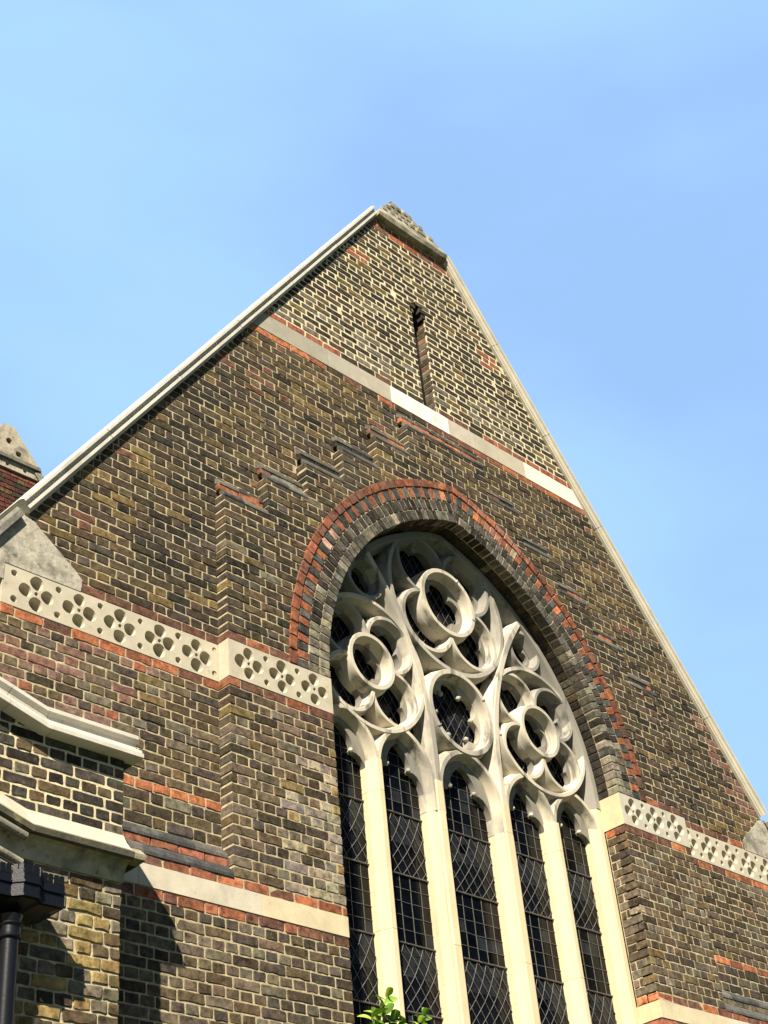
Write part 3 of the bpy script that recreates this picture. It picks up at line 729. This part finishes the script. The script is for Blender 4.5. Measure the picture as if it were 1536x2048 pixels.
# ribs of the two sub-arches, rising from the main mullions
for s in (-1, 1):
    RB = 2.85; cxr, czr = 0.41 + RB, 5.6; pts = []
    for i in range(31):
        t = math.pi - i * 0.0235; pts.append((s * (cxr + RB * math.cos(t)), czr + RB * math.sin(t)))
    pts = [(s * 0.41, 5.0)] + [p for p in pts if math.hypot(abs(p[0]) + E, p[1] - Z0) < RHO - 0.01]
    member(pts, 0.026, 0.056, 0.103)
    member(circle(s * 1.082, 6.213, 0.630), 0.016, 0.042, 0.108, True)
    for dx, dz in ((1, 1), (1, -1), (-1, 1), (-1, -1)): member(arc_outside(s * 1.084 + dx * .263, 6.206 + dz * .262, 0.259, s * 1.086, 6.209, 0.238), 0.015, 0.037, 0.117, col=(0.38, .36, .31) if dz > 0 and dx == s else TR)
    member(circle(s * 1.086, 6.209, 0.246), 0.017, 0.040, 0.098, True)
    # spandrel eyes beside the crown
    member(circle(s * 1.062, 7.075, 0.200), 0.016, 0.040, 0.116, True, col=(0.34, .32, .28))
member(circle(0, 7.214, 0.742), 0.019, 0.046, 0.104, True, col=(0.44, .41, .34))
for dx, dz in ((1, 1), (1, -1), (-1, 1), (-1, -1)): member(arc_outside(dx * .296, 7.212 + dz * .297, 0.305, 0, 7.205, 0.325), 0.016, 0.040, 0.116, col=(0.26, .25, .22) if dz > 0 else TR)  # upper pair darker, with soot and arch shade in the colour
member(circle(0, 7.205, 0.333), 0.019, 0.044, 0.097, True)
member(circle(0, 6.070, 0.388), 0.020, 0.046, 0.107, True)
def joint(cx, cz, r, deg, wf, wb, y0, col=(0.52, .50, .45)):
    a = R(deg); h = 0.0045 / r
    pth = [(cx + r * math.cos(a + e), cz + r * math.sin(a + e)) for e in (-h, h)]; e = wb - wf
    half = [(wf, y0), (wf + e * .32, y0 + (0.19 - y0) * .42), (wf + e * .66, y0 + (0.19 - y0) * .80), (wb, 0.192), (wb + .002, .285)]
    sweep(win, pth, [(-u - .001, -y + .0135 * (y < .13) - .010) for u, y in half[::-1]] + [(u + .001, -y + .0135 * (y < .13) - .010) for u, y in half], PX(0.0), col)
for a in ((0, 7.205, .333, 62, .019, .044, .097), (0, 7.205, .333, -12, .019, .044, .097), (-1.062, 7.075, .200, 65, .016, .04, .116), (-.296, 7.509, .305, 115, .016, .04, .116), (.296, 7.509, .305, 20, .016, .04, .116), (1.062, 7.075, .2, 120, .016, .04, .116),
          (0, 6.07, .388, 35, .02, .046, .107), (0, 6.07, .388, 215, .02, .046, .107), (.296, 6.915, .305, -35, .016, .04, .116), (1.082, 6.213, .63, 200, .016, .042, .108), (-1.082, 6.213, .63, -60, .016, .042, .108), (-1.347, 6.468, .259, 95, .015, .037, .117)): joint(*a)
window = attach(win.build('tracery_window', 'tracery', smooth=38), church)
for x, wf, wb, y0 in ((-1.10, .024, .068, .104), (-0.41, .036, .078, .1005), (0.41, .036, .078, .1005), (1.10, .024, .068, .104)):
    mb = MB()
    k0 = cnt[0]
    for za, zb in ((SILL, 3.8985), (3.9015, 5.0285), (5.0315, 5.30)):
        cnt[0] = k0; member([(x, za), (x, zb)], wf, wb, y0, mb=mb, y1=.20, col=(0.66, 0.57, 0.37))
    for cx, hw in lights:
        for e in (cx - hw, cx + hw):
            if abs(e - x) < 0.1: member([(e, SILL), (e, 5.025)], 0.018, 0.052, 0.1185, mb=mb, col=(0.66, 0.57, 0.38))
    mb.build('mullion', 'cleanstone', window)
for s in (-1, 1):
    mb = MB(); member([(s * (XW - .045), SILL), (s * (XW - .045), 5.61)], 0.028, 0.075, 0.0975, mb=mb, col=(0.62, 0.53, 0.34))
    member([(s * 1.774, SILL), (s * 1.774, 5.025)], 0.018, 0.052, 0.1185, mb=mb, col=(0.62, 0.53, 0.34))
    mb.build('jamb_shaft', 'cleanstone', window)
# foiled plates inside the openings
FC = (0.24, 0.225, 0.185)  # shade of the recessed cusps put into a darker stone colour
def foil(cx, cz, ro, nl, o, q, rot, ballr=0.0, col=None, cut=None):
    col = col or FC
    mb = MB(); n = 72; hole = []
    for i in range(n):
        a = 2 * math.pi * i / n; d = (a - rot) % (2 * math.pi / nl); d = min(d, 2 * math.pi / nl - d)
        r = o * math.cos(d) + math.sqrt(max(0, q * q - (o * math.sin(d)) ** 2)); hole.append((cx + r * math.cos(a), cz + r * math.sin(a)))
    plate(mb, circle(cx, cz, ro), [hole], -0.208, -0.268, PX(0.0), col, skip_outer=True, cut=cut)
    if ballr:
        for i in range(nl):
            a = rot + math.pi / nl + 2 * math.pi * i / nl; r = o * math.cos(math.pi / nl) + math.sqrt(max(0, q * q - (o * math.sin(math.pi / nl)) ** 2))
            ball(mb, (cx + (r - .005) * math.cos(a), 0.222, cz + (r - .005) * math.sin(a)), ballr, col)
    mb.build('foil', 'tracery', window, smooth=30, weld=True)
for s in (-1, 1):
    for dx, dz in ((1, 1), (1, -1), (-1, 1), (-1, -1)): foil(s * 1.084 + dx * .263, 6.206 + dz * .262, 0.235, 4, 0.115, 0.104, math.pi / 4, cut=(s * 1.086, 6.209, 0.25))
    foil(s * 1.086, 6.209, 0.21, 4, 0.098, 0.092, 0)
    foil(s * 1.062, 7.075, 0.165, 3, 0.06, 0.075, math.pi / 2)
for dx, dz in ((1, 1), (1, -1), (-1, 1), (-1, -1)): foil(dx * .296, 7.212 + dz * .297, 0.28, 4, 0.138, 0.126, math.pi / 4, cut=(0, 7.205, 0.33))
foil(0, 7.205, 0.295, 4, 0.14, 0.128, 0)
foil(0, 6.070, 0.355, 6, 0.215, 0.118, math.pi / 6 + 0.1, 0.026, (0.42, 0.39, 0.31))  # lighter than the other foils, its sunlit tone put into the colour
for cx, hw in lights:
    mb = MB(); ho = hw - 0.03
    out_l = lancet(cx, ho, 5.255, 0.395, 4.98)
    rh = [(0, 5.575), (.055, 5.535), (.10, 5.475), (.125, 5.42), (.128, 5.385), (.118, 5.362), (.128, 5.345), (.155, 5.345), (.195, 5.325), (.235, 5.27), (.255, 5.20), (.268, 5.10), (.274, 4.98)]
    k_ = (ho - .004) / 0.274 if ho > .274 else (ho - .004) / .274
    rh = [(x * k_, z) for x, z in rh]
    inner = [(cx + x, z) for x, z in rh[::-1]] + [(cx - x, z) for x, z in rh[1:]]
    loop = out_l + inner
    plate(mb, loop, [], -0.208, -0.268, PX(0.0), FC)
    for sx in (-1, 1): ball(mb, (cx + sx * .120 * k_, 0.225, 5.365), 0.021, (0.66, 0.62, 0.5))
    mb.build('foil', 'tracery', window, smooth=30, weld=True)
# sloping sill
sl_ = MB()
sl_.prism([(PB - .07, 2.68), (PB - .07, 2.73), (0.05, 2.87), (0.30, 2.93), (0.30, 2.68)], -XW + .01, XW - .01, lambda a, b, d: (d, a, b), (0.55, .5, .38))
sl_.build('sill', 'stone', window)

# leaded glass: one sheet of small quarries and its lead cames per light
GY = 0.272
def gcol(cx, i): 
    r = random.random()
    if r < 0.08: return (0.001, 0.001, 0.001)
    if r < 0.22: return (0.018, 0.021, 0.024)
    return (0.002, 0.003, 0.004) if i < 4 else (0.010, 0.008, 0.0065)
ZONES = [(2.84, 3.36, 'g'), (3.36, 3.885, 'd'), (3.885, 4.44, 'g'), (4.44, 4.965, 'd'), (4.965, 5.72, 'g')]
def came(mb, pts, wd=0.0032, col=(0.11, 0.11, 0.105)):
    pts = [Vector(p) for p in pts]
    tube(mb, pts, wd, col, 4, False)
for li, (cx, hw) in enumerate(lights):
    g = MB(); ld = MB(); h = hw - 0.03; nc_ = 6 if li == 2 else 5; cw = 2 * h / nc_
    for z0, z1, kd in ZONES:
        if kd == 'g':
            nr = max(1, round((z1 - z0) / 0.112)); rh_ = (z1 - z0) / nr
            for r in range(nr):
                for c in range(nc_):
                    x0 = cx - h + c * cw; za = z0 + r * rh_; tx, tz = random.gauss(0, .010), random.gauss(0, .012)
                    q = [(x0, za), (x0 + cw, za), (x0 + cw, za + rh_), (x0, za + rh_)]
                    g.poly([(x, GY + (x - x0 - cw / 2) * tx + (z - za - rh_ / 2) * tz, z) for x, z in q], gcol(cx, c))
            for r in range(nr):
                z = z0 + r * rh_; came(ld, [(cx - h + 2 * h * t / 6, GY - .004 + random.gauss(0, .0015), z + random.gauss(0, .0018)) for t in range(7)])
            for c in range(nc_ + 1):
                x = cx - h + c * cw; came(ld, [(x + random.gauss(0, .0015), GY - .004, z0 + (z1 - z0) * t / 5) for t in range(6)])
        else:
            nr, ncl = 6, 8; bul = 0.018
            by = lambda x, z: GY - bul * math.sin(math.pi * (z - z0) / (z1 - z0)) * (1 - ((x - cx) / h) ** 2)
            for r in range(nr):
                for c in range(ncl):
                    xs = [cx - h + 2 * h * (c + t) / ncl for t in (0, 1)]; zs = [z0 + (z1 - z0) * (r + t) / nr for t in (0, 1)]
                    cc = (0.016, 0.018, 0.02) if r >= 3 else (0.005, 0.0055, 0.007)
                    if random.random() < .05: cc = (0.001, .001, .001)
                    g.poly([(x, by(x, z) + random.gauss(0, .0012), z) for x, z in ((xs[0], zs[0]), (xs[1], zs[0]), (xs[1], zs[1]), (xs[0], zs[1]))], cc)
            H = z1 - z0; sp = cw * 0.92
            for k_ in range(-7, nc_ + 8):
                for fam in (1, -1):
                    pts = []
                    for t in range(25):
                        f = t / 24; z = z1 - f * H
                        if fam > 0: x = cx - h + k_ * sp + f * H * 0.70
                        else: x = cx - h + k_ * sp - f * H * 0.70 + 0.030 * math.sin(math.pi * f)
                        if cx - h <= x <= cx + h: pts.append((x, by(x, z) - .005, z))
                        elif len(pts) > 1: break
                    if len(pts) > 1: came(ld, pts, 0.0032 if fam > 0 else 0.0034, (0.12, .12, .115) if fam > 0 else (0.13, 0.13, 0.125))
            for x in (cx - h + .012, cx + h - .012): came(ld, [(x, GY - .004, z0), (x, GY - .004, z1)])
        tube(ld, [(cx - h, GY - .012, z0), (cx + h, GY - .012, z0 + random.gauss(0, .004))], 0.0075, (0.10, 0.095, 0.09), 6)
    g.build('glass_light', 'glass', window); ld.build('leading', 'lead', window)
g = MB(); ld = MB(); nx, nz = 34, 26
def okp(x, z): return z < Z0 or math.hypot(abs(x) + E, z - Z0) < RHO + 0.02
for i in range(nx):
    for j in range(nz):
        xs = (-1.8 + 3.6 * i / nx, -1.8 + 3.6 * (i + 1) / nx); zs = (5.45 + 2.55 * j / nz, 5.45 + 2.55 * (j + 1) / nz)
        if not okp((xs[0] + xs[1]) / 2, (zs[0] + zs[1]) / 2): continue
        tx, tz = random.gauss(0, .012), random.gauss(0, .012)
        g.poly([(x, GY + .03 + (x - xs[0]) * tx + (z - zs[0]) * tz, z) for x, z in ((xs[0], zs[0]), (xs[1], zs[0]), (xs[1], zs[1]), (xs[0], zs[1]))], random.choice([(0.004, .005, .008), (0.005, .007, .012), (0.012, .014, .018), (0.003, .003, .004)]))
g.build('tracery_glass', 'glass', window)
for fam in (1, -1):
    for k_ in range(-40, 80):
        pts = []
        for t in range(90):
            z = 5.5 + t * 0.028; x = -2 + k_ * 0.105 + fam * (z - 5.5) * 0.66
            if abs(x) < 1.8 and okp(x, z): pts.append((x + random.gauss(0, .002), GY + .024, z))
            elif len(pts) > 1: break
        if len(pts) > 1: came(ld, pts[::3] + [pts[-1]], 0.003, (0.10, .10, .10))
ld.build('tracery_leading', 'lead', window)

# ================================================================== THE PORCH AT THE LEFT
porch = empty('porch', 'low brick porch at the left with white moulded gable coping and thick pale mortar', 'porch', (-5.6, -0.3, -1.6))
PY = -0.70; PP = PX(PY); XE = -4.147; XK = -4.74; SP = 0.29; XP = -6.3
def ptop(x, z0): return z0 + max(0, (XK - x)) * SP if x > XP else z0 + (XK - XP) * SP
pw = MB()
def cp_up(x, z): return pick(((0.05, 0.045, 0.036), 5), (BLACK, 3), (BROWN, 2), (GREY, .7), ((0.12, .085, .05), .6))
def cp_lo(x, z): return pick((YELLOW, 3), (OCHRE, 2), (GREY, 3), (BROWN, 2.5), ((0.17, .145, .10), 3), (DARK, .8), (BLACK, .5))
ck = [(-SP, -1, 4.085 + SP * XK), ]
field(pw, PP, -6.3, XE, 3.585, 4.6, 'english', cp_up, 0.0145, [(0, -1, 4.10), ] if False else [], lambda x, z, q: z > ptop(x, 4.12), jit=0.0012, bev=0.003, n=14)
attach(pw.build('porch_wall', 'brick'), porch); pw = MB()
field(pw, PP, -6.3, XE, 2.02, 3.31, 'english', cp_lo, 0.013, jit=0.0026, bev=0.006, n=17)
attach(pw.build('porch_wall', 'brick'), porch)
pm = MB()
plate(pm, [(-6.3, 3.3), (XE - .004, 3.3), (XE - .004, 4.11), (XK, 4.11), (XP, ptop(XP, 4.11))], [], -0.004, -0.02, PP, (0.66, 0.58, 0.38), skip_outer=True)
plate(pm, [(-6.3, 2.0), (XE - .004, 2.0), (XE - .004, 3.32), (-6.3, 3.32)], [], -0.008, -0.02, PP, (0.50, 0.44, 0.30), skip_outer=True)
attach(pm.build('porch_pointing', 'mortar'), porch)
pb = MB(); pb.box(-6.3, XE - .004, PY + .03, 0.2, -1.6, 4.08, (.1, .1, .1)); pb.box(-6.3, XE - .004, PY + .012, PY + .03, -1.6, 2.03, (.1, .1, .1))
pb.prism([(XP, 4.07), (XK, 4.07), (XP, ptop(XP, 4.07))], PY + .03, 0.2, lambda a, b, d: (a, d, b), (.1, .1, .1))
attach(pb.build('porch_side_wall', 'far_brick'), porch)
pc = MB()
path = [(XP, ptop(XP, 4.075)), (XK, 4.075), (XE + 0.075, 4.075)]
prof = [(0, -.02), (0, .088), (0.004, .094), (0.030, .094), (0.031, .078), (0.040, .078), (0.056, .074), (0.068, .060), (0.074, .046), (0.076, .030), (0.090, .012), (0.110, .006), (0.130, .012), (0.146, .028), (0.150, .036), (0.172, .036), (0.180, .026), (0.19, -.30), (0, -.30)]
zk = lambda x: ptop(x, 4.075)
for pth in ([(XP, zk(XP)), (-5.003, zk(-5.003))], [(-5.0, zk(-5.0)), (XK, 4.075), (-4.702, 4.075)], [(-4.699, 4.075), (XE + 0.075, 4.075)]): sweep(pc, pth, prof, PP, tone((0.58, 0.55, 0.48), .05))
attach(pc.build('porch_coping', 'stone'), porch)
pc = MB()
path = [(XP, ptop(XP, 3.305)), (XK - .09, 3.305), (XE + 0.002, 3.305)]
# cavetto under a projecting drip, with a sloping washed top
prof = [(0, -.03), (0, .012), (0.03, .016), (0.07, .030), (0.10, .055), (0.112, .085), (0.108, .10), (0.118, .112), (0.150, .118), (0.160, .104), (0.215, .050), (0.285, .012), (0.285, -.03)]
sweep(pc, path, prof, PP, (0.44, 0.40, 0.28), cols={5: (0.10, .095, .06), 6: (0.09, .085, .06), 7: (0.10, .095, .065), 8: (0.09, .085, .065)})
path2 = [(XE - .01, 3.305), (XE + .085, 3.305)]
sweep(pc, path2, [(0.112, .02), (0.118, .110), (0.150, .116), (0.160, .102), (0.20, .06), (0.21, -.1), (0.112, -.1)], PP, (0.35, .32, .22))
attach(pc.build('porch_string_course', 'sooty'), porch)
wm = MB()
path = [(XP, ptop(XP, 3.425)), (XK - .09, 3.425), (XE - .004, 3.425)]
sweep(wm, path, [(0.046, .100), (0.050, .0985), (0.098, .0535), (0.166, .0145), (0.166, .0)], PP, (0.50, .465, .37))
attach(wm.build('string_course_wash', 'stone'), porch)
# roll mouldings of the arch hood under the raking part
hm = MB()
def pl(x, z0): return z0 + (XK - .09 - x) * SP
for dz, y, r, c in ((0.085, PY - .085, 0.024, (0.22, .21, .17)), (-0.055, PY - .055, 0.022, (0.30, .28, .22)), (-.10, PY - .02, .03, (0.5, .47, .38))):
    tube(hm, [(XP, y, pl(XP, 3.305 + dz)), (XK - .10, y, pl(XK - .10, 3.305 + dz))], r, c, 12)
hm.prism([(XP, pl(XP, 3.33)), (XP, pl(XP, 3.25)), (XK - .13, pl(XK - .13, 3.25)), (XK - .10, pl(XK - .1, 3.33))], 0.004, -.02, PP, (0.03, .03, .028))  # dark strip stands in for the shaded hollow between the rolls
attach(hm.build('hood_mould', 'sooty'), porch)

# ================================================================== RAINWATER HOPPER AND PIPE
dp = empty('drainpipe', 'black cast iron rainwater hopper with battlemented rim and round downpipe on the porch', 'drainpipe', (-4.95, -0.8, -1.6))
hp = MB(); K0 = (.01, .01, .01)
plan = [(-5.30, PY), (-5.30, -0.955), (-5.012, -0.955), (-4.967, -1.0), (-4.872, -1.0), (-4.827, -0.955), (-4.690, -0.955), (-4.690, PY)]
def hop(z0, z1, s0=1.0, s1=1.0, grow=0.0):
    n = len(hp.v); k = len(plan); cx, cy = -4.965, PY
    for z, s in ((z0, s0), (z1, s1)): hp.v += [(cx + (x - cx) * s, cy + (y - cy) * s - (grow if y < PY - .01 else 0), z) for x, y in plan]
    for i in range(k):
        j = (i + 1) % k; hp.face((n + i, n + j, n + k + j, n + k + i), K0)
    hp.face(tuple(range(n, n + k)), K0); hp.face(tuple(n + k + i for i in range(k - 1, -1, -1)), K0)
hop(2.975, 3.032); hop(3.034, 3.046, 1, 1, .010); hop(3.048, 3.085); hop(2.962, 2.973, 1.0, 1.0, .008); hop(2.905, 2.960, 0.36, 0.94)
attach(hp.build('hopper', 'paint'), dp)
mer = MB()
def rim(a, b):
    a = Vector((a[0], a[1], 0)); b = Vector((b[0], b[1], 0)); L = (b - a).length; d = (b - a) / L; nrm = Vector((d.y, -d.x, 0)); n = max(1, round(L / 0.075)); u = L / n
    for i in range(n):
        # each merlon is split by a narrow slot
        for t0, t1, z1 in ((0.08, 0.44, 3.135), (0.56, 0.92, 3.135), (0.44, 0.56, 3.10)):
            p = a + d * (u * (i + t0)); q = a + d * (u * (i + t1)); o = nrm * -0.012
            v = len(mer.v)
            mer.v += [(p.x, p.y, 3.083), (q.x, q.y, 3.083), (q.x + o.x, q.y + o.y, 3.083), (p.x + o.x, p.y + o.y, 3.083), (p.x, p.y, z1), (q.x, q.y, z1), (q.x + o.x, q.y + o.y, z1), (p.x + o.x, p.y + o.y, z1)]
            for f in ((0, 1, 5, 4), (1, 2, 6, 5), (2, 3, 7, 6), (3, 0, 4, 7), (4, 5, 6, 7)): mer.face(tuple(v + k for k in f), K0)
for i in range(1, 6): rim(plan[i], plan[i + 1])
attach(mer.build('battlement', 'paint'), dp)
pp = MB()
tube(pp, [(-4.945, -0.86, z) for z in (2.90, 2.865, 2.86)], [0.062, 0.052, 0.05], K0, 24)
tube(pp, [(-4.945, -0.86, z) for z in (2.862, 2.858, 2.85, 2.842, 2.838, 2.80, 2.796, 2.788, 2.78, 2.776)], [0.05, .062, .066, .062, .056, .056, .060, .063, .06, .05], K0, 24)
tube(pp, [(-4.945, -0.86, 2.79), (-4.945, -0.86, -1.6)], 0.048, K0, 24)
attach(pp.build('downpipe', 'paint', smooth=35), dp)

# ================================================================== GABLED TURRET FAR BEHIND ON THE LEFT
tur = empty('turret', 'small gabled brick turret with holed stone cap behind the left coping', 'turret', (-1.0, 7.2, 5.0))
TY = 6.62; T = PX(TY); ta = MB(); ax = -0.985; az = 12.99
def tr(x): return az - abs(x - ax) * 1.24
tcl = [(1.24, -1, az - 1.24 * ax), (-1.24, -1, az + 1.24 * ax)]
field(ta, T, ax - 1.2, ax + 1.2, 11.0, 12.245, 'flemish', lambda x, z: pick(((0.12, 0.04, 0.03), 4), (OCHRE, 2), (DARK, 3), ((0.08, .03, .025), 3)), 0.012, tcl, n=16)
field(ta, T, ax - 1.2, ax + 1.2, 12.245, 12.325, 'stretch', lambda x, z: vary(RED), 0.008, tcl, n=1)
attach(ta.build('turret_wall', 'brick'), tur)
tb_ = MB(); q = [(ax - 1.2, 8.0), (ax + 1.2, 8.0), (ax + 1.2, tr(ax + 1.2)), (ax + .1, tr(ax + .1)), (ax - .1, tr(ax - .1)), (ax - 1.2, tr(ax - 1.2))]
tb_.prism(q, -0.009, -1.2, T, (0.05, .035, .028))
attach(tb_.build('turret_core', 'mortar'), tur)
for k_ in range(4):
    pass
tp = MB(); SC = (0.45, 0.41, 0.31)
tl = [(ax - .56, 12.327), (ax + .56, 12.327), (ax + .44, 12.470), (ax - .44, 12.470)]
hl = [circ(ax + d, 12.390, 0.028, 10) for d in (-.3, 0.02, .29)]
plate(tp, tl, hl, 0.03, -0.08, T, SC, floor=True)
ul = [(ax - .50, 12.510), (ax + .50, 12.510), (ax + .13, 12.940), (ax + .08, 13.020), (ax - .10, 13.020), (ax - .14, 12.940)]
hl = [circ(ax + d, z, 0.047, 12) for d, z in ((-.17, 12.600), (.16, 12.600), (0.0, 12.755))]
plate(tp, ul, hl, 0.06, -0.06, T, SC, floor=True)
tp.prism(ul, -.05, -1.2, T, SC); tp.prism([(ax - .52, 12.460), (ax + .52, 12.460), (ax + .50, 12.515), (ax - .5, 12.515)], 0.075, -1.1, T, (0.2, .19, .15))
for s in (-1, 1):
    sweep(tp, [(ax + s * .50, 12.470), (ax + s * 1.25, 12.470 - .75 * 1.24)], [(-.09, .05), (.0, .06), (.03, .04), (.03, -1.1), (-.09, -1.1)] if s > 0 else [(.09, .05), (0, .06), (-.03, .04), (-.03, -1.1), (.09, -1.1)], T, (0.34, .32, .26))
attach(tp.build('turret_cap', 'sooty'), tur)

# ================================================================== SMALL THINGS
hk = MB()
def unp(px, py, y):
    d = cf + cr * ((px - 768) / 2934.2) - cu * ((py - 1024) / 2934.2); t = (y - CAM.y) / d.y; return CAM + d * t
h0 = Vector((3.20, 0.0, 5.93))
tube(hk, [h0 + Vector(v) for v in ((0, .02, 0.03), (0, -.05, .035), (0.0, -.075, .015), (.0, -.075, -.05))], 0.009, (0.05, .045, .04), 8)
o = hk.build('wall_hook', 'lead'); o['label'] = 'small iron hook driven into the brick wall above the right frieze'; o['category'] = 'hook'

def leaf(mb, base, dirv, L, wd, col, curl=0.3):
    d = Vector(dirv).normalized(); side = d.cross(Vector((0.2, -0.75, 0.55))).normalized(); nrm = side.cross(d)
    n = 6; rows = []
    for i in range(n + 1):
        t = i / n; ww = wd * math.sin(math.pi * min(1, t * 0.94 + 0.04)) ** 0.8 * (1 - 0.25 * t); p = Vector(base) + d * (L * t) - nrm * 0 + Vector((0, 0, -curl * L * t * t))
        rows.append((p - side * ww + nrm * ww * .35, p, p + side * ww + nrm * ww * .35))
    b = len(mb.v)
    for r in rows: mb.v += [tuple(p) for p in r]
    for i in range(n):
        for k_ in (0, 1): a = b + i * 3 + k_; mb.face((a, a + 1, a + 4, a + 3), col)
LG = [(0.26, 0.42, 0.04), (0.17, 0.32, 0.03), (0.34, 0.48, 0.07), (0.09, 0.18, 0.025)]
def plant(name, label, stems, seed):
    rnd = random.Random(seed); base = stems[0][0]
    root = empty(name, label, 'plant', tuple(base)); root['group'] = 'saplings growing on the window sill'
    lm = MB(); sm_ = MB()
    for b, t, nl, L in stems:
        b = Vector(b); t = Vector(t); pts = [b + (t - b) * (i / 5) + Vector((rnd.gauss(0, .006), rnd.gauss(0, .006), 0)) for i in range(6)]
        tube(sm_, pts, [.006 - .0007 * i for i in range(6)], (0.12, .14, .04), 6)
        for i in range(nl):
            f = 0.25 + 0.75 * (i + 1) / nl; p = b + (t - b) * f; a = i * 2.4 + rnd.random()
            leaf(lm, p, (math.cos(a), math.sin(a) * .8 - .2, 0.35 + rnd.random() * .4), L * (0.65 + rnd.random() * .6), L * .27, rnd.choice(LG), 0.25)
    a = sm_.build('stem', 'leaf'); attach(a, root); b_ = lm.build('leaves', 'leaf', smooth=60); attach(b_, root)
plant('sapling', 'bright green self sown sapling on the sill in front of the leftmost mullion', [((-1.50, -0.02, 2.86), (-1.405, -0.03, 3.30), 13, .12), ((-1.47, 0.0, 2.86), (-1.50, -.08, 3.20), 10, .15), ((-1.52, -.02, 2.86), (-1.60, -.08, 3.14), 9, .13), ((-1.45, -.03, 2.86), (-1.32, -.09, 3.15), 10, .14), ((-1.48, -.03, 2.86), (-1.44, -.1, 3.12), 8, .14)], 3)
plant('sapling', 'smaller round leaved sapling on the sill just right of the leftmost mullion', [((-1.10, -0.04, 2.86), (-1.075, -0.06, 3.235), 14, .105), ((-1.12, -0.02, 2.86), (-1.15, -.09, 3.17), 9, .12)], 5)

gr = MB(); gr.poly([(-400, -400, -1.6), (400, -400, -1.6), (400, 400, -1.6), (-400, 400, -1.6)], (.2, .2, .2))
o = gr.build('ground', 'ground'); o['kind'] = 'structure'
